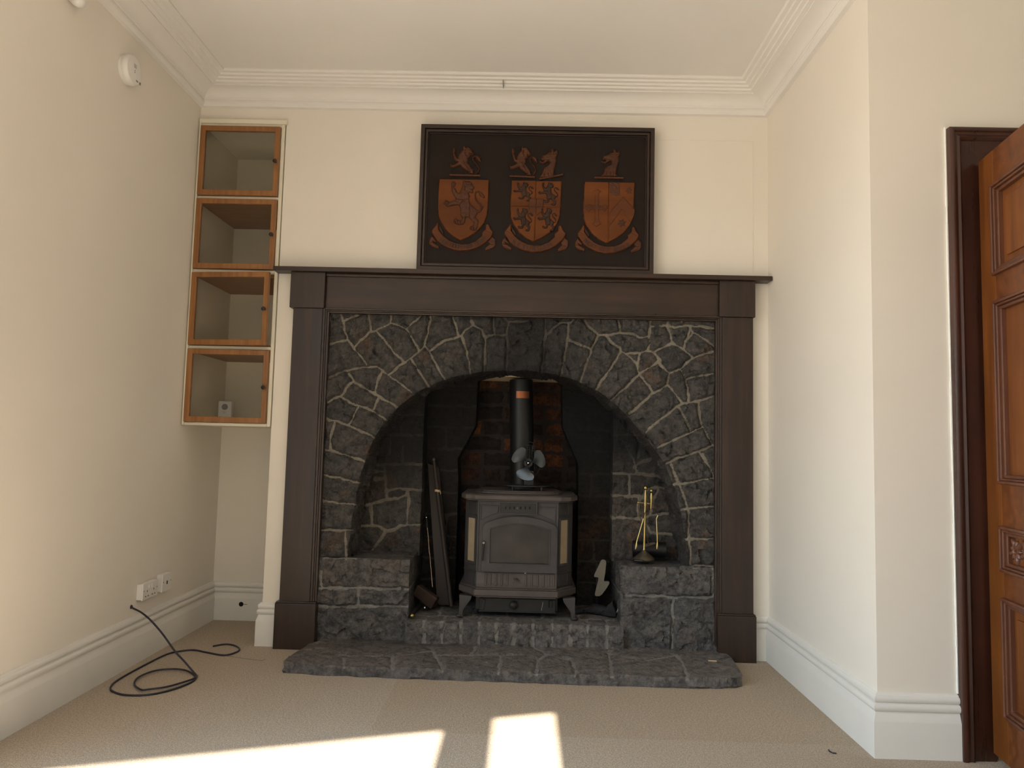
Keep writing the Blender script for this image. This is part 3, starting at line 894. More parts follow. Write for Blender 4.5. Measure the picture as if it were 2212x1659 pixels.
J += crop(1120, 640, SA, -.012,
 [(280, 190), (265, 400), (232, 790)], [(290, 370), (420, 262), (520, 262), (570, 190)], [(505, 262), (480, 480), (425, 800)],
 [(505, 430), (620, 475), (728, 520)], [(660, 230), (690, 280), (760, 345), (800, 388)], [(800, 388), (730, 520), (680, 660), (612, 860)],
 [(800, 385), (900, 380), (1030, 355), (1150, 375), (1220, 400), (1315, 405)], [(1000, 195), (1028, 355)], [(950, 195), (1330, 200)],
 [(1320, 200), (1325, 300), (1310, 405), (1320, 470), (1295, 542)], [(885, 392), (930, 450), (1010, 510), (1025, 545)],
 [(1025, 545), (960, 650), (900, 750), (775, 930)], [(1030, 545), (1110, 600), (1180, 660), (1215, 765), (1260, 840), (1310, 900), (1345, 965)],
 [(1060, 570), (1150, 565), (1295, 540), (1355, 555)], [(1220, 565), (1185, 660)], [(1355, 555), (1410, 620), (1430, 680), (1500, 770)],
 [(1215, 762), (1300, 710), (1405, 642)], [(1355, 552), (1440, 500), (1535, 455)],
 [(1325, 300), (1430, 290), (1485, 290), (1560, 305), (1700, 285), (1800, 285), (1900, 305), (2000, 322)],
 [(1490, 180), (1490, 290), (1530, 390), (1543, 458)], [(1540, 460), (1620, 500), (1690, 560), (1748, 606)],
 [(1720, 295), (1700, 400), (1650, 515)], [(1740, 350), (1730, 390), (1672, 450)], [(1715, 300), (1740, 350), (1830, 400), (1990, 520)],
 [(1500, 770), (1620, 715), (1720, 625), (1850, 575), (2000, 530)], [(1620, 722), (1670, 820), (1690, 900), (1705, 1055)],
 [(1680, 822), (1780, 795), (2000, 765)], [(1500, 770), (1490, 875)], [(1490, 875), (1560, 950), (1610, 1020), (1650, 1068)],
 [(1650, 1068), (1750, 1050), (1840, 1025), (2000, 978)], [(1217, 765), (1150, 830), (1060, 920), (920, 1030)],
 [(1492, 875), (1420, 930), (1340, 970), (1230, 1060), (1110, 1165)], [(1650, 1068), (1560, 1120), (1460, 1200), (1270, 1355)],
 [(1800, 1040), (1810, 1130), (1830, 1270), (1880, 1370), (1945, 1480), (2000, 1490)], [(1605, 1100), (1660, 1200), (1690, 1280), (1730, 1360)],
 [(1835, 1300), (1700, 1370), (1560, 1430), (1390, 1505)], [(1480, 1665), (1620, 1600), (1800, 1540), (1945, 1480)], [(1800, 1545), (1880, 1650), (1905, 1700)])
SC = 3.7694
J += crop(1220, 980, SC, -.012,
 [(1125, 0), (1180, 100), (1222, 200)], [(880, 250), (1060, 230), (1260, 195)], [(950, 462), (1100, 440), (1270, 438)], [(985, 702), (1120, 705), (1270, 698)],
 [(940, 925), (1240, 920), (1300, 920)], [(868, 90), (945, 262), (1006, 460), (1022, 700), (1030, 915)], [(500, 1155), (700, 1160), (880, 1170), (1290, 1165)], [(880, 1168), (872, 1580)], [(1200, 925), (1206, 1168)])
SD = 3.7714
J += crop(660, 980, SD, -.012,
 [(70, 165), (250, 190), (430, 245)], [(60, 382), (200, 395), (390, 420)], [(50, 622), (320, 630), (370, 632)], [(320, 630), (322, 870)],
 [(50, 862), (340, 862), (400, 856)], [(30, 1100), (300, 1095), (860, 1105)], [(122, 865), (133, 1098)], [(430, 1100), (425, 1243)], [(20, 1240), (300, 1245), (860, 1245)])
Jface = J
# arch opening traced on the face plane: left springing -> apex -> right springing, closed along the seat tops and raised hearth
arch_px = [(748, 1212), (752, 1180), (758, 1130), (766, 1080), (777, 1030), (790, 985), (808, 945), (832, 908), (862, 876), (900, 848), (944, 826), (990, 811), (1040, 803),
           (1092, 800), (1144, 801), (1196, 808), (1246, 822), (1290, 843), (1328, 872), (1362, 905), (1392, 940), (1418, 975), (1440, 1010), (1458, 1055), (1472, 1110), (1482, 1165), (1487, 1222)]
opening = [(p.x, p.z) for p in (ony(a, b, -.012) for a, b in arch_px)]
ZSEAT, ZR, ZS = .428, .152, .045         # seat top, raised hearth top, slab top
SXL, SXR = -.690, .330                  # inner faces of the seats
opening = [(opening[0][0], ZSEAT)]+opening[1:-1]+[(opening[-1][0], ZSEAT)]
hole = opening+[(SXR, ZSEAT), (SXR, -.05), (SXL, -.05), (SXL, ZSEAT)]
def so_face(U, V):
    s_ = np.exp(-((U+.14)/.33)**2)*np.clip((V-1.22)/.20, 0, 1)*.80
    d_ = segdist(U, V, [opening])
    return np.clip(s_+.5*np.exp(-d_/.030)*np.clip((V-.75)/.3, 0, 1), 0, 1)
def tw_face(u, v, h): return (u, .014-h, v)
sheet('arch_stonework', 'stone', fp, Jface, FX0+.001, FX1-.001, ZSEAT, FZ1-.002, .0055, tw_face, hole=hole, mw=.0038, mh=.008, amp=.019, rough=.024, seed=11, fac=.016,
      depth=.282, rings=9, soot=so_face, rag=.012)
# seat blocks: front face, top and inner cheek
for nm, a, b, seed in (('left', FX0+.001, SXL, 21), ('right', SXR, FX1-.001, 23)):
    s_obj = sheet('stone_seat', 'stone_low', fp, [ln for ln in Jface], a, b, .0, ZSEAT, .0055, lambda u, v, h: (u, -.006-h, v), mw=.0048, mh=.006, amp=.016, rough=.022, seed=seed, fac=.016,
          depth=.06, rings=1, soot=lambda U, V: np.zeros(U.shape)+.04, label='stone seat on the %s of the stove' % nm)
    sheet('seat_top', 'stone_low', s_obj, [], a, b, -.012, .30, .008, lambda u, v, h: (u, v, ZSEAT-.012+h), mw=.004, amp=.010, rough=.010, seed=seed+1, depth=.05, fac=.01,
          soot=lambda U, V: np.clip(.08+V*1.3, 0, .7))
    inner = SXL if nm == 'left' else SXR
    sg = 1 if nm == 'left' else -1
    sheet('seat_cheek', 'stone_low', s_obj, [[(-.1, .285), (.5, .29)], [(.12, .285), (.12, .5)]], -.006, .43, 0, ZSEAT-.004, .008, lambda u, v, h, I=inner, G=sg: (I-G*.008+G*h, u, v),
          mw=.006, amp=.008, rough=.008, seed=seed+2, depth=.03, soot=lambda U, V: np.clip(.25+U*2.2, 0, .85))
# niche back walls behind the seats
Jn = crop(660, 980, SD, .265,
 [(560, 92), (640, 85), (780, 85), (960, 85)], [(650, 90), (652, 200), (662, 365)], [(790, -60), (785, 85)], [(665, 300), (760, 280), (850, 290), (960, 295)],
 [(500, 420), (540, 405), (620, 380), (740, 365), (820, 340), (838, 292)], [(835, 300), (830, 575)], [(540, 405), (535, 592)], [(440, 590), (590, 590), (660, 630), (720, 620), (780, 580), (960, 580)],
 [(660, 630), (600, 710), (530, 800)], [(440, 170), (560, 145), (650, 150)], [(560, 210), (650, 205)])
zt_ = 1.42
Jn += [[(-1.05, z), (-.6, z+.004)] for z in (1.03, 1.14, 1.25)]+[[(-.86, .93), (-.86, 1.03)], [(-.80, 1.03), (-.80, 1.14)]]
so_n = lambda U, V: np.clip((V-.50)/.46, .22, .97)
sheet('niche_wall', 'stone', fp, Jn, -1.03, -.682, ZSEAT-.02, zt_, .0065, lambda u, v, h: (u, .268-h, v), mw=.0055, mh=.007, amp=.009, rough=.014, seed=31, depth=.16, soot=so_n)
Jn = crop(1220, 980, SC, .265,
 [(340, 160), (520, 165), (640, 165), (830, 195)], [(525, 165), (520, 345)], [(340, 345), (600, 345), (650, 362)], [(610, 345), (600, 505)], [(340, 515), (560, 525), (640, 540), (700, 500), (880, 480)],
 [(640, 360), (660, 300), (740, 270), (850, 290)], [(700, 500), (720, 380), (760, 290)], [(640, 540), (700, 640), (900, 660)], [(500, -60), (560, 40), (590, 160)], [(560, 110), (640, 60), (740, 30)])
Jn += [[(.28, z), (.75, z+.005)] for z in (1.06, 1.17, 1.27)]+[[(.45, .94), (.46, 1.06)], [(.40, 1.06), (.40, 1.17)]]
so_r = lambda U, V: np.clip((V-.60)/.42, .12, .95)
sheet('niche_wall', 'stone', fp, Jn, .318, .72, ZSEAT-.02, zt_, .0065, lambda u, v, h: (u, .268-h, v), mw=.0050, mh=.007, amp=.010, rough=.014, seed=33, depth=.16, soot=so_r)
# firebox cheeks narrowing to the throat
kl = [(-.72, .05), (-.504, .05), (-.504, .80), (-.512, .912), (-.417, 1.095), (-.413, 1.42), (-.72, 1.42)]
kr = [(.35, .05), (.152, .05), (.152, .80), (.148, .905), (.060, 1.10), (.052, 1.42), (.35, 1.42)]
zc_ = [.26, .375, .49, .61, .725, .845, .963, 1.08, 1.197, 1.31]
Jk = [[(-.8, z), (.4, z+.004)] for z in zc_]+[[(-.60, .26), (-.60, .375)], [(-.56, .49), (-.56, .61)], [(.24, .375), (.24, .49)], [(.22, .725), (.22, .845)], [(-.58, .963), (-.58, 1.08)], [(.2, 1.08), (.2, 1.197)]]
so_k = lambda U, V: np.clip(.15+(V-.55)*1.2, .05, .75)
sheet('firebox_cheek', 'soot_block', fp, Jk, -.72, -.40, .05, 1.42, .008, lambda u, v, h: (u, .42-h, v), keep=kl, mw=.0045, mh=.003, amp=.005, rough=.005, seed=41, depth=.19, rings=2, rag=.0012, soot=so_k, fac=.008)
sheet('firebox_cheek', 'soot_block', fp, Jk, .045, .35, .05, 1.42, .008, lambda u, v, h: (u, .42-h, v), keep=kr, mw=.0045, mh=.003, amp=.005, rough=.005, seed=43, depth=.19, rings=2, rag=.0012, soot=lambda U, V: np.clip(.3+(V-.5)*1.2, .25, .9), fac=.008)
# brick back
Jb = []; z = .155; row = 0; rb = random.Random(5)
while z < 1.40:
    Jb.append([(-.56, z), (-.2, z+.002), (.22, z-.001)])
    x = -.62+(.115 if row % 2 else 0)
    while x < .25:
        Jb.append([(x, z), (x+rb.uniform(-.003, .003), z+.0885)]); x += .235 if rb.random() < .72 else .118
    z += .0885; row += 1
sheet('brick_back', 'brick', fp, Jb, -.56, .22, .14, 1.40, .0075, lambda u, v, h: (u, .602-h, v), mw=.0085, mh=.002, amp=.007, rough=.006, seed=57, depth=.02,
      soot=lambda U, V: np.clip(.10+.55*np.clip((.62-V)/.3, 0, 1)+.35*np.abs(U+.2)*1.2+.25*np.clip((V-1.15)/.2, 0, 1), 0, .8), fac=.010)
# side walls of the recess, smoke chamber lining and the cream closing plate
obj('recess_side', MB().box(FX0+.002, -1.03, .02, .62, .0, 1.6), 'soot', fp)
obj('recess_side', MB().box(.715, FX1-.002, .02, .62, .0, 1.6), 'soot', fp)
pl = MB().box(-.66, .30, .29, .64, 1.357, 1.363)
obj('closing_plate', pl, 'plate_cream', fp)
# raised hearth of bricks on edge
bx = [(620, 700, 780, 865, 945, 1025, 1105, 1190, 1275, 1360, 1440, 1525, 1605)]
xs = [ony(580+u/2.0868, 1370, -.05).x for u in bx[0]]
Jr = [[(x, 0), (x+.003, .2)] for x in xs[1:-1]]
rh = sheet('raised_hearth', 'slab', fp, Jr, xs[0]-.004, SXR+.012, .02, ZR-.003, .006, lambda u, v, h: (u, -.044-h, v), mw=.0065, mh=.001, amp=.009, rough=.014, seed=61, depth=.05, label='raised hearth of bricks on edge', fac=.012)
Jt = [[(x, -.1), (x+.006, .075)] for x in xs[1:-1]]+[[(-.75, .075), (.4, .08)]]+[[(x+.05, .075), (x+.05, .65)] for x in xs[1:-1:2]]+[[(-.75, .30), (.4, .30)]]
sheet('hearth_top', 'slab', rh, Jt, xs[0]-.004, SXR+.012, -.050, .60, .007, lambda u, v, h: (u, v, ZR-.010+h), mw=.006, mh=.003, amp=.005, rough=.003, seed=63, depth=.05, fac=.008,
      soot=lambda U, V: np.clip(V*1.3-.05, 0, .75))
# flagstone slab on the carpet
fpts = [(612, 1430), (700, 1436), (830, 1441), (960, 1446), (1090, 1450), (1210, 1455), (1310, 1459), (1400, 1461), (1500, 1464), (1590, 1463), (1604, 1458)]
front = [(p.x, p.y) for p in (onz(a, b, ZS) for a, b in fpts)]
rgt = [(p.x, p.y) for p in (onz(a, b, ZS) for a, b in [(1596, 1444), (1587, 1430), (1578, 1418), (1566, 1408)])]
outl = front+rgt+[(.785, -.075), (.785, .0), (-1.105, .0), (-1.105, -.075)]+[(p.x, p.y) for p in (onz(a, b, ZS) for a, b in [(668, 1390), (640, 1408), (622, 1421)])]
def cz(*lines): return [[(p.x, p.y) for p in (onz(580+u/2.0868, 1340+v/2.0868, ZS) for u, v in ln)] for ln in lines]
Js = cz([(735, 120), (770, 180), (790, 225), (792, 262)], [(1050, 155), (1040, 225), (1040, 262)], [(1215, 170), (1205, 230), (1210, 265)], [(1255, 150), (1370, 180), (1388, 225), (1385, 270)],
        [(1535, 140), (1550, 235), (1555, 285)], [(745, 152), (930, 150), (1150, 155), (1215, 172)], [(1260, 150), (1215, 172)], [(1255, 150), (1180, 105)], [(1885, 215), (1890, 300)], [(340, 165), (335, 250)],
        [(555, 160), (565, 255)], [(1540, 145), (1680, 180), (1840, 150)], [(300, 150), (560, 160), (740, 130)], [(940, 105), (915, 150)], [(1840, 150), (1885, 215)])
sl = sheet('hearth_slab', 'slab', fp, Js, -1.18, .86, -.46, .005, .0065, lambda u, v, h: (u, v, ZS-.010+h), keep=outl, mw=.0055, mh=.006, amp=.007, rough=.006, seed=71, depth=.036, rings=3, rag=.006, fac=.02,
      soot=lambda U, V: np.clip(.1+.5*np.exp(-((U+.75)/.35)**2), 0, .5)*np.clip(1+V*2.2, .2, 1), label='flagstone hearth slab')

# ================================================================== DARK OAK FIRE SURROUND
fs_ = thing('fire_surround', 'dark stained oak fire surround with a long narrow mantel shelf', 'mantelpiece', (-.17, -.03, 0))
def xz(px, py, Y): p = ony(px, py, Y); return p.x, p.z
YC, YSh, YF = -.056, -.044, -.030
sx0 = xz(590, 578, -.078)[0]; sx1 = XR-.004; sz0, sz1 = 1.824, 1.846
obj('mantel_shelf', MB().box(sx0, sx1, -.078, .0, sz0, sz1), 'dark_wood_x', fs_, .002)
cl0, cl1 = xz(627, 620, YC)[0], xz(701.5, 620, YC)[0]
cr0, cr1 = xz(1555, 640, YC)[0], xz(1632, 640, YC)[0]
zc0 = 1.645
for a, b in ((cl0, cl1), (cr0, cr1)):
    obj('capital_block', MB().box(a, b, YC, -.001, zc0, sz0), 'dark_wood', fs_, .002)
pl0, pl1 = xz(632, 700, YSh)[0], xz(694, 700, YSh)[0]
pr0, pr1 = xz(1561, 700, YSh)[0], xz(1627, 700, YSh)[0]
pll = xz(680, 1300, YSh)[0]
for a, b in ((pl0, pl1+.004), (pr0, pr1)):
    obj('pilaster', MB().box(a, b, YSh, -.001, .215, zc0), 'dark_wood', fs_, .002)
for a, b in ((xz(591, 1350, YC-.006)[0], xz(680, 1350, YC-.006)[0]), (xz(1551, 1380, YC-.006)[0], xz(1634.5, 1380, YC-.006)[0])):
    pbx = MB().box(a, b, YC-.006, -.001, 0, .214)
    pbx.prism([(a-.0, .214), (b+.0, .214), (b-.004, .222), (a+.004, .222)], (0, 0, 0), (1, 0, 0), (0, 0, 1), (0, -1, 0), .002, .056)
    obj('plinth_block', pbx, 'dark_wood', fs_, .002)
zf0 = 1.650
fz = MB().box(cl1, cr0, YF, -.001, zf0, sz0)
obj('frieze_board', fz, 'dark_wood_x', fs_, .002)
mb = MB().box(cl1, cr0, YF-.014, YF+.001, sz0-.016, sz0-.0005)
obj('bed_moulding', mb, 'dark_wood_x', fs_, .004)
# inner reeded moulding round the stonework
mb, mb2, mb3 = MB(), MB(), MB()
for k, (w0, w1, h) in enumerate(((0, .012, .041), (.012, .020, .037), (.020, .031, .033))):
    mb.box(pl1+.004+w0, pl1+.004+w1, -h, -.001, .05, zf0-w0*.8)
    mb2.box(pr0-w1, pr0-w0, -h, -.001, .05, zf0-w0*.8)
    mb3.box(pl1+.004+w1, pr0-w1, -h, -.001, zf0-w1*.8, zf0-w0*.8)
for q_, mt_ in ((mb, 'dark_wood'), (mb2, 'dark_wood'), (mb3, 'dark_wood_x')): obj('inner_moulding', q_, mt_, fs_, .002)

# ================================================================== CARVED HERALDIC PANEL standing on the shelf
PX0, PX1, PZ0, PZ1 = -.703, .4665, sz1, 2.590
hp = thing('heraldic_panel', 'large dark framed wooden panel carved with three shields standing on the mantel shelf', 'plaque', ((PX0+PX1)/2, -.03, PZ0))
YB = -.034
obj('backboard', MB().box(PX0+.02, PX1-.02, YB, -.006, PZ0+.02, PZ1-.02), 'panel_back', hp)
def fr_ring(s0, s1, y):
    o_ = [(PX0+s0, PZ0+s0), (PX1-s0, PZ0+s0), (PX1-s0, PZ1-s0), (PX0+s0, PZ1-s0)]
    i_ = [(PX0+s1, PZ0+s1), (PX1-s1, PZ0+s1), (PX1-s1, PZ1-s1), (PX0+s1, PZ1-s1)]
    return o_, i_
mb = MB()
for s0, s1, h in ((0, .020, .058), (.020, .024, .048), (.024, .036, .053), (.036, .041, .041)):
    o_, i_ = fr_ring(s0, s1, 0); mb.ring(o_, i_, (0, 0, 0), (1, 0, 0), (0, 0, 1), (0, -1, 0), .004, h)
obj('frame', mb, 'panel_frame', hp, .002)

DS = 13.825
def pxs(ox, oy, s, pts, dx=0, dy=0): return [(p.x, p.z) for p in (ony(ox+dx+u/s, oy+dy+v/s, YB-.01) for u, v in pts)]
def tw(u, v, h): return (u, YB-h, v)
SHIELD = [(395, 80), (1890, 105), (1870, 640), (1855, 950), (1825, 1200), (1740, 1400), (1540, 1640), (1300, 1800), (1037, 1924), (820, 1810), (620, 1640), (440, 1380), (370, 1200), (350, 950), (360, 700)]
LION = [(760, 240), (790, 170), (850, 160), (890, 220), (880, 310), (840, 340), (900, 400), (930, 500), (990, 520), (1040, 420), (1090, 320), (1110, 230), (1110, 160), (1160, 130), (1200, 170), (1290, 160), (1370, 210), (1400, 280), (1450, 330), (1450, 400), (1390, 425), (1420, 490), (1370, 530), (1310, 490), (1290, 540), (1320, 600), (1300, 700), (1310, 800), (1380, 900), (1470, 960), (1540, 1030), (1540, 1130), (1500, 1220), (1480, 1240), (1560, 1300), (1580, 1370), (1560, 1470), (1540, 1560), (1500, 1640), (1400, 1640), (1290, 1590), (1330, 1510), (1420, 1480), (1440, 1400), (1380, 1340), (1320, 1280), (1290, 1240), (1190, 1250), (1180, 1330), (1160, 1400), (1100, 1470), (980, 1470), (880, 1440), (830, 1390), (850, 1290), (900, 1270), (960, 1330), (1040, 1330), (1100, 1260), (1030, 1190), (1040, 1050), (1010, 950), (970, 880), (860, 890), (740, 910), (640, 925), (590, 890), (580, 850), (520, 850), (560, 790), (590, 720), (660, 750), (700, 790), (800, 760), (890, 720), (870, 650), (820, 560), (780, 470), (770, 340)]
TAIL = stroke([(1520, 1090), (1640, 1050), (1660, 930), (1600, 820), (1510, 740), (1475, 640), (1468, 560), (1500, 490), (1580, 480)], [60, 60, 56, 56, 52, 50, 50, 50, 60])
TAIL2 = stroke([(1640, 1050), (1690, 970), (1725, 895)], [40, 34, 8])
TUFT = [(1570, 450), (1660, 490), (1740, 590), (1765, 670), (1680, 655), (1600, 600), (1580, 520)]
LGRV = [[(1230, 460), (1290, 540), (1300, 640)], [(870, 660), (980, 720), (1120, 720), (1290, 690)], [(1010, 870), (1120, 760), (1180, 740)], [(1330, 850), (1300, 1000), (1330, 1080), (1290, 1240)], [(1310, 390), (1360, 420), (1440, 405)],
        [(1130, 250), (1180, 330), (1170, 440)], [(1230, 260), (1330, 250)], [(640, 760), (620, 850)], [(690, 790), (680, 880)], [(800, 190), (820, 300)], [(840, 180), (850, 300)], [(900, 1330), (880, 1430)], [(960, 1350), (960, 1460)], [(1040, 1350), (1040, 1460)], [(1360, 1530), (1350, 1620)], [(1430, 1540), (1430, 1630)]]
CLION = [(790, 270), (850, 265), (880, 330), (890, 380), (870, 430), (910, 520), (940, 570), (950, 500), (1010, 400), (1110, 310), (1110, 220), (1150, 205), (1190, 240), (1250, 220), (1310, 260), (1380, 340), (1440, 430), (1390, 470), (1330, 470), (1310, 540), (1260, 560), (1270, 640), (1260, 720), (1330, 800), (1420, 920), (1440, 1040), (1280, 1040), (1290, 980), (1180, 930), (1060, 850), (1030, 790), (920, 830), (850, 860), (740, 850), (710, 780), (700, 710), (750, 730), (800, 760), (880, 730), (940, 690), (860, 650), (830, 590), (810, 500), (790, 420)]
CTAIL = stroke([(1500, 1040), (1560, 960), (1585, 880), (1530, 770), (1440, 680), (1395, 600), (1410, 530), (1470, 500)], [50, 56, 54, 50, 48, 46, 50, 56])
CTUFT = [(1450, 480), (1530, 490), (1620, 530), (1655, 690), (1560, 650), (1480, 570)]
CGRV = [[(1160, 400), (1200, 500), (1290, 520)], [(1120, 680), (1240, 700)], [(1300, 400), (1340, 440), (1430, 440)], [(1200, 280), (1290, 300)], [(760, 740), (750, 840)], [(1180, 320), (1170, 420)], [(1150, 700), (1240, 860), (1330, 1000)]]
WOLF = [(870, 550), (890, 490), (1000, 470), (1080, 420), (1170, 395), (1175, 330), (1220, 295), (1250, 330), (1280, 390), (1350, 335), (1385, 400), (1370, 500), (1330, 560), (1350, 650), (1320, 780), (1280, 900), (1270, 1060), (1330, 1120), (800, 1120), (880, 1020), (920, 900), (960, 820), (1090, 760), (1120, 690), (1110, 640), (1030, 690), (930, 750), (850, 700), (800, 660), (840, 640), (900, 670), (960, 630), (900, 620), (865, 600)]
WGRV = [[(1080, 450), (1160, 470), (1240, 450)], [(870, 590), (960, 600), (1090, 640)], [(980, 980), (960, 1060)], [(1090, 1000), (1100, 1090)], [(1180, 1000), (1180, 1090)], [(1260, 480), (1330, 470), (1350, 400)]]
RIB = [(390, 120), (430, 180), (420, 330), (540, 490), (700, 620), (870, 700), (1060, 740), (1260, 730), (1460, 650), (1640, 500), (1630, 420), (1740, 310), (1745, 210), (1790, 165), (1840, 200), (1870, 290), (1960, 410), (1900, 560), (1700, 740), (1500, 850), (1250, 925), (1000, 940), (740, 880), (520, 770), (370, 650), (230, 430), (225, 360), (330, 220)]
RFOLD = [(400, 140), (470, 230), (575, 400), (540, 485), (430, 330)]
RT1 = [(240, 500), (365, 655), (335, 705), (250, 650), (290, 700), (435, 800), (420, 870), (220, 820), (150, 720), (150, 620), (190, 540)]
RT2 = [(1930, 510), (2030, 620), (2030, 760), (1980, 840), (1880, 860), (1740, 925), (1715, 850), (1850, 720), (1805, 670), (1870, 580)]
OFF = [(0, 0), (156.7, 3.2), (314.5, 6.1)]
MOTTO = ['HEB DDUW HEB DDIM', 'RESURGAM', 'PROIT ESSE BEATUS']
def bmap(pts, src, dst):
    (a, b, c, d), (e, f, g, h) = src, dst
    return [(e+(u-a)/(c-a)*(g-e), f+(v-b)/(d-b)*(h-f)) for u, v in pts]
SH = .012
def shield(k):
    dx, dy = OFF[k]
    out = pxs(920, 380, DS, SHIELD, dx, dy)
    grv = []
    if k == 1: grv = [pxs(1080, 380, DS, [(1085, 140), (1062, 680)]), pxs(1080, 380, DS, [(1055, 1200), (1035, 1980)]), pxs(1080, 380, DS, [(330, 895), (870, 905)]), pxs(1080, 380, DS, [(1300, 910), (1830, 920)])]
    if k == 2: grv = [pxs(1240, 380, DS, [(1045, 180), (1030, 1980)])]
    so = relief('shield', 'shield', hp, [out], tw, SH, .004, .003, grv, .005, .0035)
    B_ = SH-.0008
    if k == 0:
        P = lambda q: pxs(920, 380, DS, q)
        relief('lion', 'carve', so, [P(LION), P(TAIL), P(TAIL2), P(TUFT)], tw, .010, .011, .0022, [P(g) for g in LGRV], .004, .003, B_, .003, 5, label='carved rampant lion')
    elif k == 1:
        src = (520, 130, 1755, 1640)
        for bx_ in ((390, 190, 1010, 770), (1130, 190, 1770, 890), (380, 960, 990, 1660), (1110, 960, 1710, 1660)):
            P = lambda q: pxs(1080, 380, DS, bmap(q, src, bx_))
            relief('lion', 'carve_dark', so, [P(LION), P(TAIL), P(TUFT)], tw, .008, .006, .0022, [P(g) for g in LGRV[:8]], .003, .002, B_, .002, 6, label='small carved rampant lion')
        P = lambda q: pxs(1080, 380, DS, q)
        relief('inner_shield', 'scroll', so, [P([(880, 680), (1305, 690), (1300, 900), (1270, 1050), (1075, 1200), (880, 1030), (850, 900)])], tw, .005, .003, .0022,
               [P([(1095, 690), (1075, 1190)]), P([(850, 920), (1300, 925)])], .003, .0025, B_)
    else:
        P = lambda q: pxs(1240, 380, DS, q)
        cross = [(625, 560), (560, 500), (545, 470), (620, 440), (680, 390), (740, 440), (830, 460), (770, 500), (735, 560), (738, 900), (870, 900), (920, 850), (960, 880), (1020, 955), (960, 1000), (910, 1085), (870, 1015), (738, 1010), (738, 1330), (780, 1400), (840, 1420), (740, 1480), (665, 1530), (600, 1480), (530, 1430), (600, 1390), (620, 1330), (620, 1010), (500, 1010), (430, 1080), (390, 1000), (330, 950), (400, 880), (450, 830), (510, 900), (620, 900)]
        relief('cross', 'scroll', so, [P(cross)], tw, .005, .004, .0022, (), 0, 0, B_, label='carved flowery cross')
        relief('canton', 'carve', so, [P([(1055, 185), (1375, 195), (1365, 605), (1055, 600)])], tw, .003, .002, .0022, [P([(1055, 185+i*60), (1375, 300+i*60)]) for i in range(-2, 7)], .002, .003, B_, .004, 9)
        relief('chevron', 'scroll', so, [P([(1460, 620), (1810, 1010), (1795, 1180), (1690, 1420), (1430, 1000), (1052, 1530), (1052, 1110)])], tw, .005, .003, .0022, (), 0, 0, B_)
        for cx0, cy0, r0 in ((1640, 440, 130), (1430, 1410, 140)):
            st = [(cx0+(r0 if q % 2 == 0 else r0*.5)*math.sin(q*PI/6+.25), cy0-(r0 if q % 2 == 0 else r0*.5)*math.cos(q*PI/6+.25)) for q in range(12)]
            relief('star', 'carve', so, [P(st)], tw, .004, .004, .0022, (), 0, 0, B_, label='carved six-pointed star')
    # scroll with motto
    R = lambda q: pxs(915, 470, 13.01, q, dx*1.003, dy*.9)
    sc = relief('scroll', 'scroll', hp, [R(RIB)], tw, .013, .005, .0026, [R([(300, 330), (420, 400)]), R([(1720, 330), (1880, 420)])], .002, .004)
    relief('scroll_tail', 'carve', sc, [R(RT1)], tw, .009, .006, .0026, [R([(200, 700), (300, 690)]), R([(200, 760), (400, 830)])], .004, .004)
    relief('scroll_tail', 'carve', sc, [R(RT2)], tw, .009, .006, .0026, [R([(1950, 740), (1860, 730)]), R([(1960, 800), (1780, 880)])], .004, .004)
    relief('scroll_fold', 'carve_dark', sc, [R(RFOLD)], tw, .006, .004, .0026)
    txt = MOTTO[k]; mb = MB()
    x0_, x1_ = ((470, 1730), (430, 1560), (400, 1690))[k]
    cxa, cya, ra = (1090, -187, 1019) if k == 0 else (1060, -170, 1015) if k == 1 else (1120, -165, 1020)
    a0, a1 = math.asin((x0_-cxa)/ra), math.asin((x1_-cxa)/ra)
    n = len(txt)
    for i, ch in enumerate(txt):
        if ch == ' ': continue
        a = a0+(a1-a0)*(i+.5)/n
        u, v = cxa+ra*math.sin(a), cya+ra*math.cos(a)
        q = R([(u, v)])[0]; ux_ = Vector((math.cos(a), 0, math.sin(a)))
        uz_ = Vector((-math.sin(a), 0, math.cos(a)))
        add_glyph(mb, ch, .030 if k != 1 else .034, (q[0], YB-.0135, q[1]), ux_, uz_, (0, -1, 0), .0012)
    obj('motto', mb, 'letter', sc)
for k in range(3): shield(k)
# crests over the shields
def torse(ox, oy, pts, w):
    P = pxs(ox, oy, DS, pts); mb = MB()
    n = 28; a, b = Vector((P[0][0], YB-.008, P[0][1])), Vector((P[-1][0], YB-.008, P[-1][1]))
    mb.tube([a.lerp(b, i/n) for i in range(n+1)], [w*(.78+.22*abs(math.sin(i*PI/4.2))) for i in range(n+1)], 10)
    return obj('torse', mb, 'carve', hp, smooth=60, label='twisted wreath bar')
def crest(name, polys, grv, fn, lab):
    relief(name, 'carve', hp, [fn(q) for q in polys], tw, .016, .012, .0022, [fn(g) for g in grv], .005, .0028, 0, .003, 8, label=lab)
torse(920, 300, [(705, 1070), (1620, 1095)], .0062)
crest('lion_crest', [CLION, CTAIL, CTUFT], CGRV, lambda q: pxs(920, 300, DS, q), 'demi lion crest looking back')
torse(1080, 300, [(285, 1105), (1040, 1135)], .0055)
crest('lion_crest', [CLION, CTAIL, CTUFT], CGRV, lambda q: pxs(1080, 300, DS, bmap(q, (700, 205, 1655, 1040), (275, 215, 1130, 1085))), 'demi lion crest looking back')
torse(1080, 300, [(1180, 1195), (1880, 1060)], .0055)
crest('wolf_crest', [WOLF], WGRV, lambda q: pxs(1080, 300, DS, bmap(q, (800, 295, 1385, 1120), (1170, 275, 1730, 1150))), 'wolf head crest')
torse(1240, 300, [(605, 1150), (1470, 1165)], .0058)
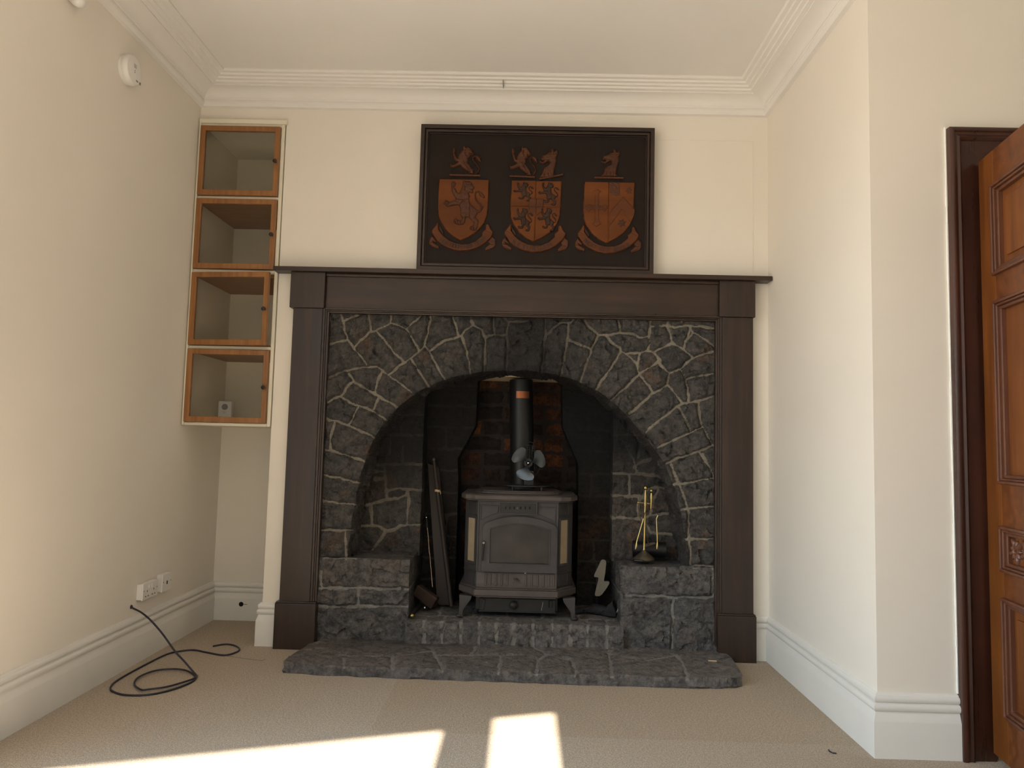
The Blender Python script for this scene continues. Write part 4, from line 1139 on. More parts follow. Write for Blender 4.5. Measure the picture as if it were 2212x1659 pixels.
crest('wolf_crest', [WOLF], WGRV, lambda q: pxs(1240, 300, DS, q), 'wolf head crest')

# ================================================================== CAST-IRON STOVE
YS = .055                                                # front face plane
SS = 3.948
def sx(u, Y=YS): return ony(970+u/SS, 1150, Y).x
def q6(u, v, Y=YS): p = ony(970+u/SS, 940+v/SS, Y); return p.x, p.z
sxa, sxb = q6(238, 900)[0], q6(928, 900)[0]
sxl, sxr = q6(135, 900, .145)[0], q6(1050, 900, .145)[0]
scx = (sxa+sxb)/2
z_top = q6(600, 555)[1]; z_door_b = q6(600, 1165)[1]; z_lip_t = q6(600, 1305)[1]; z_lip_b = q6(600, 1368)[1]
st = thing('wood_stove', 'dusty dark grey cast iron wood stove with an arched glass door', 'stove', (scx, .25, ZR))
plan = [(sxa, YS), (sxb, YS), (sxr, .145), (sxr, .46), (sxl, .46), (sxl, .145)]
X_, Y_, Z_ = (1, 0, 0), (0, 1, 0), (0, 0, 1)
obj('body', MB().prism(plan, (0, 0, 0), X_, Y_, Z_, z_lip_b+.01, z_top), 'iron', st, .004)
# top plate: stepped outline, rounded front edge, raised cooking plate
zt0, zt1 = z_top-.001, z_top+.026
p0 = [(sxa-.012, YS-.030), (sxb+.012, YS-.030), (sxb+.030, YS-.016), (sxb+.062, YS+.000), (sxr+.022, .130), (sxr+.022, .475), (sxl-.022, .475), (sxl-.022, .130), (sxa-.062, YS+.000), (sxa-.030, YS-.016)]
def shrink(poly, f, cy=.25): return [(scx+(x-scx)*f, cy+(y-cy)*f) for x, y in poly]
tp = MB()
tp.prism(p0, (0, 0, 0), X_, Y_, Z_, zt0+.003, zt1-.004)
tp.prism(shrink(p0, .975), (0, 0, 0), X_, Y_, Z_, zt1-.004, zt1)
tp.prism(shrink(p0, .965), (0, 0, 0), X_, Y_, Z_, zt0-.004, zt0+.003)
obj('top_plate', tp, 'iron_warm', st, .005)
def arc_rect(x0, x1, z0, zs, zm, rc, n=30):
    """rectangle with a segmental arched head and rounded shoulders"""
    xm, hw = (x0+x1)/2, (x1-x0)/2
    sag = zm-zs; R = (hw*hw+sag*sag)/(2*sag); cz_ = zm-R
    top = []
    for i in range(n+1):
        t = math.sin(-PI/2+PI*i/n)
        x = xm+hw*t
        zc__ = cz_+math.sqrt(max(0, R*R-(x-xm)**2))
        e = hw-abs(x-xm)
        if e < rc: zc__ -= rc-math.sqrt(max(0, rc*rc-(rc-e)**2))
        top.append((x, zc__))
    return [(x0, z0)]+top+[(x1, z0)]
hot = [(scx+.205*math.cos(a*PI/16)*(1 if True else 1), .27+.165*math.sin(a*PI/16)) for a in range(32)]
hot = [(scx+math.copysign(abs(math.cos(a*PI/16))**.6, math.cos(a*PI/16))*.225, .265+math.copysign(abs(math.sin(a*PI/16))**.6, math.sin(a*PI/16))*.185) for a in range(32)]
obj('hot_plate', MB().prism(hot, (0, 0, 0), X_, Y_, Z_, zt1, zt1+.010).prism(shrink(hot, .93, .265), (0, 0, 0), X_, Y_, Z_, zt1+.010, zt1+.016), 'iron_warm', st, .004)
N_ = (0, -1, 0)
# upper front: corner pilaster strips, two recessed spandrel panels, air control box
mb = MB()
for a, b in ((sxa, sxa+.008), (sxb-.008, sxb)): mb.box(a, b, YS-.006, YS+.001, z_door_b, z_top)
mb.box(sxa, sxb, YS-.008, YS+.001, z_top-.010, z_top)
obj('front_moulding', mb, 'iron', st, .0015)
def spandrel(flip):
    a = [q6(u, v) for u, v in ((268, 592), (425, 600), (420, 662), (345, 690), (268, 728))]
    if flip: a = [(2*scx-x, z-.003) for x, z in a]
    return a
for fl in (0, 1):
    o_ = spandrel(fl); cx1 = sum(p[0] for p in o_)/5; cz1 = sum(p[1] for p in o_)/5
    i_ = [(cx1+(x-cx1)*.9, cz1+(z-cz1)*.84) for x, z in o_]
    obj('spandrel_panel', MB().ring(o_, i_, (0, YS, 0), X_, Z_, N_, -.001, .006), 'iron', st, .0015)
vx0, vz1 = q6(430, 562); vx1, vz0 = q6(752, 680)
vb = obj('air_vent', MB().box(vx0, vx1, YS-.016, YS+.001, vz0, vz1), 'iron_dark', st, .004)
ring = MB(); o_ = [(vx0, vz0), (vx1, vz0), (vx1, vz1), (vx0, vz1)]; g_ = .005
ring.ring(o_, [(vx0+g_, vz0+g_), (vx1-g_, vz0+g_), (vx1-g_, vz1-g_), (vx0+g_, vz1-g_)], (0, YS-.016, 0), X_, Z_, N_, 0, .003)
obj('vent_rim', ring, 'iron', vb, .001)
for u in (484, 520, 556, 612, 650, 688):
    x, z = q6(u, 618)
    e = [(x+.0031*math.cos(a*PI/8), z+.0080*math.sin(a*PI/8)) for a in range(16)]
    obj('slot', MB().prism(e, (0, YS-.0172, 0), X_, Z_, N_, -.002, .0014), 'void', vb)
kx, kz = q6(585, 620)
obj('slider_knob', MB().lathe([(.004, 0), (.004, .008), (.0075, .010), (.0075, .015), (.003, .017), (0, .0172)], (kx, YS-.016, kz), N_, 16), 'iron', vb, smooth=True)
# door with arched glass
dx0, dz0 = q6(268, 1160); dx1, _ = q6(918, 1160); _, dzs = q6(300, 762); _, dzm = q6(592, 690)
gx0, gz0 = q6(346, 1085); gx1, _ = q6(848, 1085); _, gzs = q6(346, 800); _, gzm = q6(592, 757)
outer = arc_rect(dx0, dx1, dz0, dzs, dzm, .020); inner = arc_rect(gx0, gx1, gz0, gzs, gzm, .004)
dr = obj('stove_door', MB().ring(outer, inner, (0, YS, 0), X_, Z_, N_, 0, .016), 'iron', st, .003)
def grow(poly, f):
    cx1 = (poly[0][0]+poly[-1][0])/2; cz1 = (gz0+gzm)/2
    return [(cx1+(x-cx1)*f, cz1+(z-cz1)*f) for x, z in poly]
mb = MB().ring(grow(inner, 1.045), inner, (0, YS-.016, 0), X_, Z_, N_, -.001, .004)
mb.ring(outer, grow(outer, .975), (0, YS-.016, 0), X_, Z_, N_, -.001, .0022)
obj('door_bead', mb, 'iron', dr, .001)
obj('door_glass', MB().prism(grow(inner, 1.02), (0, YS, 0), X_, Z_, N_, .003, .006), 'stove_glass', dr)
hx, hz = q6(300, 912); hx2, hz2 = q6(288, 1062)
mb = MB().tube([(hx, YS-.012, hz), (hx, YS-.034, hz)], .008, 12)
mb.tube([(hx, YS-.030, hz+.006), (hx-.001, YS-.034, hz-.02), (hx2, YS-.030, hz2)], [.0055, .0045, .0040], 10)
obj('door_handle', mb, 'iron_dark', dr, smooth=True)
obj('handle_tip', MB().lathe([(.002, 0), (.0062, .001), (.0058, .004), (0, .005)], (hx-.001, YS-.0345, hz+.001), N_, 14), 'cream_tool', dr, smooth=True, label='pale worn handle boss')
wx, wz = q6(650, 1163)
obj('glow_slot', MB().box(dx0+.02, dx1-.008, YS-.004, YS+.001, dz0-.0045, dz0-.0005), 'void', st, label='dark gap under the door')
obj('ember_chip', MB().box(wx-.004, wx+.004, YS-.006, YS+.001, dz0-.005, dz0-.001), 'white_trim', st, .001, label='pale chip under the door')
# chamfered side faces with cream mica panes
for nm, A0, B0 in (('left', Vector((sxl, .145, 0)), Vector((sxa, YS, 0))), ('right', Vector((sxb, YS, 0)), Vector((sxr, .145, 0)))):
    u_ = (B0-A0); Lw = u_.length; u_.normalize(); n_ = Vector((u_.y, -u_.x, 0))
    zp1, zp0 = (q6(200, 703, .1)[1], q6(200, 1068, .1)[1]) if nm == 'left' else (q6(970, 722, .1)[1], q6(970, 1090, .1)[1])
    a_, b_ = (Lw*.30, Lw*.86) if nm == 'left' else (Lw*.13, Lw*.62)
    full = [(0.004, z_lip_t+.006), (Lw-.002, z_lip_t+.006), (Lw-.002, z_top-.004), (.004, z_top-.004)]
    pane = [(a_, zp0), (b_, zp0), (b_, zp1), (a_, zp1)]
    fr_ = obj('side_frame', MB().ring([(a_-.010, zp0-.012), (b_+.010, zp0-.012), (b_+.010, zp1+.012), (a_-.010, zp1+.012)], pane, A0, u_, Z_, n_, -.001, .006), 'iron', st, .0015)
    obj('side_pane', MB().prism(pane, A0, u_, Z_, n_, -.001, .0015), 'cream_glass', fr_, label='cream stained side pane')
    for z0_, z1_ in ((zp1+.022, z_top-.014), (zp0-.040, zp0-.018), (z_lip_t+.012, zp0-.052)):
        o_ = [(a_-.006, z0_), (b_+.008, z0_), (b_+.008, z1_), (a_-.006, z1_)]
        i_ = [(a_-.002, z0_+.004), (b_+.004, z0_+.004), (b_+.004, z1_-.004), (a_-.002, z1_-.004)]
        obj('side_moulding', MB().ring(o_, i_, A0, u_, Z_, n_, -.001, .004), 'iron', fr_, .001)
    mb = MB().prism([(0, zp0-.046), (Lw, zp0-.046), (Lw, zp0-.043), (0, zp0-.043)], A0, u_, Z_, n_, -.001, .005)
    obj('side_moulding', mb, 'iron', fr_, .001)
# fluted skirt flaring to the ash lip
zk1 = q6(600, 1175)[1]; zk0 = z_lip_t
fl_ = MB()
prof_k = [(zk1, .002), (zk1-.008, .004), (zk0+.020, .012), (zk0+.008, .022), (zk0-.002, .034)]
rows = [[fl_.v((x, YS-o, z)) for x in (sxa+.004, sxb-.004)] for z, o in prof_k]
back = [[fl_.v((x, YS+.01, z)) for x in (sxa+.004, sxb-.004)] for z, o in (prof_k[0], prof_k[-1])]
for r0, r1 in zip(rows[:-1], rows[1:]): fl_.f([r0[0], r0[1], r1[1], r1[0]])
fl_.f([back[0][0], back[0][1], rows[0][1], rows[0][0]]); fl_.f([rows[-1][0], rows[-1][1], back[1][1], back[1][0]])
fl_.f([back[0][0]]+[r[0] for r in rows]+[back[1][0]]); fl_.f([back[0][1]]+[r[1] for r in rows]+[back[1][1]])
sk_ = obj('skirt_panel', fl_, 'iron_warm', st)
for u in (315, 352, 402, 450, 497, 655, 705, 755, 803, 850, 893):
    x = q6(u, 1235)[0]
    mb = MB()
    pts_ = [(x, YS-o-.001, z) for z, o in ((zk1-.006, .004), (zk0+.020, .012), (zk0+.012, .017))]
    mb.tube(pts_, [.0052, .0058, .0050], 8)
    obj('flute', mb, 'iron_warm', sk_, smooth=True)
mb = MB()
ex, ez = q6(578, 1232)
for ch, dx_, dz_, sz_ in (('V', -.011, .002, .022), ('B', .001, .001, .024), ('c', .013, -.003, .020)):
    add_glyph(mb, ch, sz_, (ex+dx_, YS-.011, ez+dz_), X_, (0, -.25, .97), (0, -1, -.2), .0022)
mb.tube(smooth_path([(ex-.022, YS-.014, ez-.014), (ex-.008, YS-.0135, ez-.010), (ex+.006, YS-.014, ez-.012), (ex+.020, YS-.0135, ez-.008)], 4), .0013, 6)
obj('emblem', mb, 'iron_warm', sk_, label='small raised maker monogram')
lp = MB()
lip = [(sxa-.004, YS-.052), (sxb+.002, YS-.052), (sxb+.018, YS-.030), (sxb+.026, YS-.012), (sxr+.022, .128), (sxr+.022, .46), (sxl-.022, .46), (sxl-.022, .128), (sxa-.026, YS-.012), (sxa-.018, YS-.030)]
lp.prism(lip, (0, 0, 0), X_, Y_, Z_, z_lip_b+.004, z_lip_t-.002)
lp.prism(shrink(lip, .965), (0, 0, 0), X_, Y_, Z_, z_lip_t-.002, z_lip_t+.004)
lp.prism(shrink(lip, .955), (0, 0, 0), X_, Y_, Z_, z_lip_b-.006, z_lip_b+.004)
obj('ash_lip', lp, 'iron_warm', st, .005)
# legs
legp = [(0, 1.0), (1.0, .96), (.93, .80), (.62, .55), (.38, .35), (.30, .10), (.34, .055), (.34, 0), (-.20, 0), (-.20, .05), (-.02, .11), (.02, .5)]
lz1 = z_lip_b-.001; lh = lz1-ZR
for side in (1, -1):
    x0 = (sxl-.012) if side == 1 else (sxr+.014)
    for yb in (.040, .395):
        mb = MB()
        pp = [(x0+side*u*.062, ZR+w_*lh) for u, w_ in legp]
        if side == -1: pp = pp[::-1]
        mb.prism(pp, (0, yb, 0), X_, Z_, Y_, 0, .040)
        mb.lathe([(.016, 0), (.018, .004), (.016, .010), (0, .011)], (x0+side*.002, yb+.012, ZR), Z_, 14)
        obj('leg', mb, 'iron', st, .003)
# ash box underneath
ax0, az1 = q6(262, 1385, .09); ax1, az0 = q6(905, 1515, .09)
ab = obj('ash_box', MB().box(ax0-.022, ax1+.012, .10, .44, az0+.004, lz1+.002), 'iron_dark', st, .003)
obj('ash_tray_front', MB().box(ax0, ax1, .084, .101, az0, az1).box(ax0-.004, ax1+.004, .080, .101, az0-.003, az0+.004), 'iron_dark', ab, .002)
kx, kz = q6(550, 1445, .084)
obj('knob', MB().lathe([(.006, 0), (.006, .008), (.019, .012), (.021, .020), (.014, .027), (0, .029)], (kx, .084, kz), N_, 18), 'iron_dark', ab, smooth=True)
mb = MB(); a1, a2 = q6(300, 1400, .08), q6(285, 1490, .08)
mb.prism([(a1[0]-.006, a1[1]), (a1[0]+.007, a1[1]), (a2[0]+.004, a2[1]), (a2[0]-.009, a2[1])], (0, .084, 0), X_, Z_, N_, -.001, .008)
obj('lug', mb, 'iron_dark', ab, .002)
a3 = q6(868, 1445, .08); mb = MB()
mb.box(a3[0]-.006, a3[0]+.006, .076, .085, a3[1]-.016, a3[1]+.020)
obj('lug', mb, 'iron_dark', ab, .002)
mb = MB().box(a3[0]-.011, a3[0]-.007, .0825, .0845, a3[1]-.016, a3[1]+.018)
obj('slot', mb, 'void', ab)
a4 = q6(795, 1450, .083)
obj('white_drip', MB().tube(smooth_path([q for q in [(a4[0]+.003, .0835, a4[1]+.016), (a4[0]+.001, .083, a4[1]), (a4[0]-.002, .083, a4[1]-.016), (a4[0]-.003, .0825, a4[1]-.026)]], 3), [.0018]*10, 6), 'cream_tool', ab, label='pale drip mark')

# flue pipe
fx = ony(1126.5, 900, .36).x; fr0 = .0635
ft = thing('flue_pipe', 'tall matt black flue pipe rising from the back of the stove', 'flue pipe', (fx, .36, zt1+.016))
fbx = ony(1128, 1048, .36).x
obj('pipe', MB().tube([(fbx, .36, zt1+.016), (fx-.006, .36, 1.3455)], fr0, 36), 'black', ft, smooth=True)
obj('collar', MB().lathe([(fr0+.010, 0), (fr0+.010, .016), (fr0+.004, .022), (fr0+.0005, .023)], (fbx, .36, zt1+.0155), Z_, 36), 'iron_dark', ft, smooth=True)
zc1, zc2 = ony(1126, 845, .30).z, ony(1126, 860, .30).z
xc = fx-.004
cbm = MB()
rings_ = []
for z_ in (zc2, zc1):
    rings_.append([cbm.v((xc+(fr0+.0012)*math.sin(a), .36-(fr0+.0012)*math.cos(a), z_)) for a in [(-.42+1.14*i/14) for i in range(15)]])
for i in range(14): cbm.f([rings_[0][i], rings_[0][i+1], rings_[1][i+1], rings_[1][i]])
obj('copper_band', cbm, 'copper', ft, smooth=True, label='short copper band round the pipe')

# stove-top fan
YFan = .175; zft = zt1+.016
fc = ony(1141, 1000, YFan-.02)
fan = thing('stove_fan', 'three-bladed stove-top fan with a black finned body in front of the flue', 'fan', (fc.x, YFan, zft))
f0, f1 = ony(1088, 1060, YFan).x, ony(1188, 1060, YFan).x
mb = MB(); fw = (f1-f0)/2; fm = (f0+f1)/2
el = [(fm+fw*math.cos(a*PI/14), YFan+.055*math.sin(a*PI/14)) for a in range(28)]
mb.prism(el, (0, 0, 0), X_, Y_, Z_, zft+.020, zft+.026)
obj('stand_plate', mb, 'iron_dark', fan, .002)
for sx_ in (-.62, .62):
    for sy_ in (-.03, .03):
        obj('foot', MB().tube([(fm+fw*sx_, YFan+sy_, zft), (fm+fw*sx_, YFan+sy_, zft+.021)], .006, 10), 'iron_dark', fan, smooth=True)
mb = MB().box(fc.x-.020, fc.x+.030, YFan-.008, YFan+.012, zft+.026, zft+.100)
for i in range(6): mb.box(fc.x-.030+.012*i, fc.x-.026+.012*i, YFan+.010, YFan+.046, zft+.095, fc.z+.085)
bod = obj('body', mb, 'black', fan, .002)
obj('motor', MB().tube([(fc.x, YFan-.010, fc.z), (fc.x, YFan+.022, fc.z)], .022, 18), 'black', fan, smooth=True)
def blade(th):
    mb = MB(); nr, na = 9, 7; R_ = .088; grid = []
    for i in range(nr+1):
        r = .010+(R_-.010)*i/nr
        wdt = .24+.95*math.sin(min(1, (i/nr)*1.02)*PI*.62)**1.3
        if i >= nr-1: wdt *= (.93 if i == nr-1 else .74)
        row = []
        for j in range(na+1):
            t = j/na-.5
            a = th+t*wdt*1.15+.10*i/nr
            row.append((fc.x+r*math.cos(a), YFan-.024+(-t)*.030*min(1, r/.04)-.004, fc.z+r*math.sin(a)))
        grid.append(row)
    for sgn in (0, .0014):
        V = [[mb.v((p[0], p[1]+sgn, p[2])) for p in row] for row in grid]
        for i in range(nr):
            for j in range(na): mb.f([V[i][j], V[i+1][j], V[i+1][j+1], V[i][j+1]] if sgn else [V[i][j+1], V[i+1][j+1], V[i+1][j], V[i][j]])
    return mb
for th in (math.radians(136), math.radians(16), math.radians(252)):
    obj('blade', blade(th), 'steel', fan, smooth=60)
obj('hub', MB().lathe([(.010, 0), (.010, .008), (.006, .012), (.0035, .016), (0, .017)], (fc.x, YFan-.020, fc.z), N_, 16), 'chrome', fan, smooth=True)
mb = MB()
gx_, gz_ = fc.x, fc.z
def wire(pts, r=.0016): mb.tube(smooth_path(pts, 4), r, 6)
gy = YFan+.0
wire([(gx_-.034, gy, gz_+.086), (gx_-.005, gy-.004, gz_+.090), (gx_+.030, gy, gz_+.087), (gx_+.048, gy, gz_+.083)])
wire([(gx_-.022, gy, gz_+.064), (gx_+.008, gy-.004, gz_+.066), (gx_+.040, gy, gz_+.056)])
wire([(gx_-.026, gy, gz_+.087), (gx_-.026, gy, gz_+.040)]); wire([(gx_+.018, gy, gz_+.088), (gx_+.018, gy, gz_+.035)])
wire([(gx_-.004, gy, gz_+.105), (gx_+.010, gy, gz_+.107), (gx_+.024, gy, gz_+.104)]); wire([(gx_-.004, gy, gz_+.105), (gx_-.004, gy, gz_+.07)]); wire([(gx_+.024, gy, gz_+.104), (gx_+.024, gy, gz_+.07)])
wire([(gx_+.066, gy, gz_-.020), (gx_+.052, gy, gz_-.045), (gx_+.030, gy, gz_-.066)])
wire([(gx_, gy-.01, gz_-.08), (gx_, gy-.01, zft+.026)], .002)
obj('wire_guard', mb, 'iron_dark', fan, smooth=True)

# ================================================================== FIRE TOOLS AND ODDS AND ENDS
ZT = ZSEAT+.012
sb = onz(1391, 1210, ZT)
cs = thing('companion_stand', 'brass fireside tool stand with a domed base on the right stone seat', 'tool stand', (sb.x, sb.y, ZT))
top = ony(1394.5, 1054, sb.y)
obj('base', MB().lathe([(.050, 0), (.052, .006), (.050, .011), (.040, .021), (.026, .032), (.014, .042), (.010, .050), (0, .051)], (sb.x, sb.y, ZT), Z_, 32), 'brass_old', cs, smooth=True, label='tarnished domed base')
px_ = lambda t: Vector((sb.x, sb.y, ZT+.048)).lerp(Vector((top.x, sb.y, top.z-.010)), t)
prs = [.0075, .0062, .006, .006, .006, .006, .0065, .0052, .0082, .0055, .0085, .0058, .004]
obj('stem', MB().tube([px_(t) for t in (0, .03, .1, .3, .5, .6, .66, .72, .77, .82, .88, .94, 1)], prs, 14), 'brass', cs, smooth=True)
obj('finial', MB().ball((top.x, sb.y, top.z), .0115), 'brass', cs, smooth=True)
zh = ony(1392, 1087, sb.y).z
mb = MB()
mb.tube(smooth_path([(sb.x-.030, sb.y, zh+.002), (sb.x, sb.y+.004, zh), (sb.x+.030, sb.y, zh-.003), (sb.x+.048, sb.y+.006, zh-.003)], 4), .0032, 8)
mb.ball((sb.x-.031, sb.y, zh+.003), .006, 8)
obj('hook_arm', mb, 'brass', cs, smooth=True)
def T(px, py, dy=0): return ony(px, py, sb.y+dy)
tg = thing('brass_tongs', 'brass fire tongs hanging splayed from the tool stand', 'tongs', T(1407, 1062, -.012))
obj('handle', MB().tube([T(1407, 1065, -.012), T(1407, 1074, -.012), T(1407, 1080, -.012), T(1406.5, 1090, -.012), T(1406, 1100, -.012)], [.005, .0085, .0065, .005, .004], 12), 'brass', tg, smooth=True)
obj('finial', MB().ball(T(1407, 1060, -.012), .0095), 'brass', tg, smooth=True)
for pts_ in ([(1406, 1099), (1398, 1102), (1393, 1108), (1390, 1120), (1388, 1127), (1375, 1172), (1373, 1186)], [(1406, 1099), (1414, 1100), (1420, 1106), (1421.5, 1113), (1418.5, 1120), (1418.5, 1128), (1420, 1172), (1419, 1186)]):
    obj('spring_arc', MB().tube(smooth_path([T(a, b, -.014) for a, b in pts_[:4]], 3), .0018, 8), 'iron_dark', tg, smooth=True)
    mb = MB().tube(smooth_path([T(a, b, -.014) for a, b in pts_[3:]], 3), .0030, 8)
    mb.tube([T(*pts_[-2], -.014), T(pts_[-2][0]-.4, pts_[-2][1]+6, -.014), T(*pts_[-1], -.014)], [.0035, .006, .003], 8)
    obj('arm', mb, 'brass', tg, smooth=True)
pk = thing('brass_shovel', 'thin brass fire shovel hanging behind the tool stand', 'shovel', T(1381, 1085, .016))
obj('shaft', MB().tube([T(1381, 1086, .016), T(1380, 1110, .016), T(1390, 1140, .02), T(1402, 1178, .03)], .0026, 8), 'brass_old', pk, smooth=True)
obj('grip', MB().tube([T(1382, 1084, .016), T(1381, 1092, .016), T(1380.5, 1105, .016)], [.006, .0045, .003], 10), 'brass_old', pk, smooth=True)
a_ = T(1416, 1170, .028)
mb = MB().prism([(0, 0), (.055, .012), (.064, .004), (.010, -.014)], (a_.x-.060, a_.y, a_.z-.014), X_, Z_, Y_, 0, .003)
obj('blade', mb, 'brass_old', pk)
# black pipe length lying behind the stand
A1, B1 = onz(1372, 1206, ZT), onz(1448, 1210, ZT)
pr_ = .040
A1 = Vector((A1.x-.005, .205, ZT+pr_+.001)); B1 = Vector((B1.x-.012, .195, ZT+pr_+.001))
pp = thing('pipe_offcut', 'short black pipe length lying on the right stone seat behind the brass stand', 'pipe', (A1+B1)/2)
mb = MB(); axv = (B1-A1)
mb.lathe([(pr_, 0), (pr_, axv.length), (pr_-.003, axv.length), (pr_-.003, axv.length-.12), (0, axv.length-.121)], A1, axv, 32)
obj('tube', mb, 'black', pp, smooth=True)
for t, a in ((.80, .1), (.80, .9), (.92, .5)):
    c = A1.lerp(B1, t); obj('rivet', MB().ball((c.x, c.y-pr_*math.cos(a), c.z+pr_*math.sin(a)), .0028, 8), 'void', pp)
# small black poker end under the stand
a_ = onz(1371, 1213, ZT); b_ = onz(1391, 1217, ZT)
a_.z = b_.z = ZT+.0065; a_.y = sb.y-.062; b_.y = sb.y-.075
mb = MB().tube([a_+Vector((-.006, .012, 0)), a_, a_.lerp(b_, .6), b_], [.004, .006, .0062, .0065], 10)
tag(obj('poker_stub', mb, 'black', smooth=True), 'short black rod end lying in front of the brass stand base', 'rod')

# --- left side of the stove
def L(px, py, Y): return ony(px, py, Y)
pkr = thing('fire_poker', 'thin bright steel poker leaning upright left of the stove', 'poker', onz(933, 1270, ZR))
a_, b_ = L(921, 1118, .335), L(934, 1268, .24); b_.z = max(b_.z, ZR+.004)
obj('shaft', MB().tube([a_.lerp(b_, .14), b_], .0036, 8), 'chrome', pkr, smooth=True)
obj('grip', MB().tube([a_.lerp(b_, t) for t in (.02, .06, .10, .15)], [.0055, .0040, .0060, .0045], 10), 'iron_dark', pkr, smooth=True)
obj('finial', MB().ball(a_, .0068), 'chrome', pkr, smooth=True)
bd = thing('leaning_board', 'long smoke-darkened wooden board leaning in the left corner beside the stove', 'board', onz(960, 1285, ZR))
mb = MB()
P4 = [L(923, 1000, .395), L(948, 1010, .395), L(980, 1290, .27), L(945, 1282, .27)]
for p in P4[2:]: p.z = ZR+.003
vsf = [mb.v(p) for p in P4]; vsb = [mb.v(p+Vector((0, .018, 0))) for p in P4]
mb.f(vsf); mb.f(vsb[::-1])
for i in range(4): mb.f([vsf[i], vsb[i], vsb[(i+1) % 4], vsf[(i+1) % 4]])
obj('plank', mb, 'old_wood', bd, .003)
a_, b_ = L(937, 993, .372), L(976, 1288, .225); b_.z = ZR+.008
pol = thing('wooden_pole', 'dark wooden pole with a pale cord knot leaning against the board left of the stove', 'pole', b_)
obj('shaft', MB().tube([a_, a_.lerp(b_, .3), a_.lerp(b_, .7), b_], [.009, .011, .012, .011], 12), 'old_wood', pol, smooth=True)
k_ = a_.lerp(b_, .22)
mb = MB()
for i in range(3): mb.tube([(k_.x+.0135*math.cos(t*PI/6), k_.y+.0135*math.sin(t*PI/6), k_.z+.004*i-.004+.0015*math.sin(t)) for t in range(13)], .0022, 6)
mb.tube([k_+Vector((.012, -.008, 0)), k_+Vector((.018, -.010, -.006)), k_+Vector((.018, -.010, -.018))], .002, 6)
obj('cord', mb, 'twig', pol, label='pale cord knot')
obj('ferrule', MB().ball(a_, .0105, 10), 'brass_old', pol, smooth=True)
# charred block of wood
cb_ = onz(928, 1300, ZR)
mb = MB().box(-.062, .062, -.026, .026, -.030, .030)
for v_ in mb.bm.verts: v_.co += Vector((random.uniform(-.006, .006), random.uniform(-.004, .004), random.uniform(-.004, .004)))
Rm = Matrix.Rotation(math.radians(-14), 4, 'Z') @ Matrix.Rotation(math.radians(32), 4, 'Y')
bmesh.ops.transform(mb.bm, matrix=Matrix.Translation((cb_.x+.002, .20, ZR+.058)) @ Rm, verts=mb.bm.verts)
zmin = min(v_.co.z for v_ in mb.bm.verts)
for v_ in mb.bm.verts: v_.co.z += ZR+.001-zmin
tag(obj('wood_block', mb, 'red_wood', bevel=.006), 'charred dark wooden block on the raised hearth beside the left seat', 'wood block')
# two tools lying on the raised hearth
a_ = onz(882, 1319, ZR); a_.z = ZR+.0105; a_.x = SXL+.020; a_.y = -.012
bp = thing('brass_poker', 'poker with a brass ball end lying along the left seat on the raised hearth', 'poker', a_)
e_ = Vector((SXL+.030, .25, ZR+.006))
obj('finial', MB().ball(a_, .0105), 'brass', bp, smooth=True)
obj('shaft', MB().tube([a_, a_.lerp(e_, .12), a_.lerp(e_, .2), e_], [.005, .007, .005, .0045], 10), 'iron_dark', bp, smooth=True)
a_ = onz(917, 1314, ZR+.008); a_.z = ZR+.0095; b_ = onz(986, 1294, ZR+.006); b_.z = ZR+.006
cp = thing('chrome_poker', 'dark poker with a bright chrome knob lying on the raised hearth left of the stove', 'poker', a_)
obj('knob', MB().ball(a_, .0088), 'chrome', cp, smooth=True)
obj('grip', MB().tube([a_, a_.lerp(b_, .12), a_.lerp(b_, .2), a_.lerp(b_, .34)], [.0045, .0062, .0045, .006], 10), 'chrome', cp, smooth=True)
obj('shaft', MB().tube([a_.lerp(b_, .3), b_, a_.lerp(b_, 1.35)], .0048, 10), 'iron_dark', cp, smooth=True)
# --- right side of the stove
def bl(pts, Y, mb, th=.006): mb.prism([(p.x, p.z) for p in (ony(1230+u/7.9, 1150+v/7.9, Y) for u, v in pts)], (0, Y, 0), X_, Z_, Y_, 0, th)
sct = thing('ash_scraper', 'cream zigzag-shaped ash tool with two offset paddles leaning right of the stove', 'ash tool', onz(1290, 1292, ZR))
mb = MB()
up_ = [(540, 480), (560, 466), (600, 466), (625, 490), (630, 530), (612, 700), (596, 790), (590, 822), (490, 822), (494, 778), (470, 764), (430, 768), (418, 745), (440, 690)]
lo_ = [(490, 820), (590, 820), (600, 836), (660, 832), (684, 850), (680, 880), (640, 950), (560, 1060), (520, 1090), (450, 1090), (432, 1065), (446, 1000)]
bl(up_, .33, mb)
obj('upper_paddle', mb, 'cream_tool', sct, .002)
mb = MB(); bl(lo_, .332, mb); obj('lower_paddle', mb, 'cream_tool', sct, .002)
pr = ony(1290, 1285, .34)
obj('prop_rod', MB().tube([(pr.x, .339, ZR+.006), (pr.x-.004, .346, pr.z+.16)], .005, 8), 'iron_dark', sct)
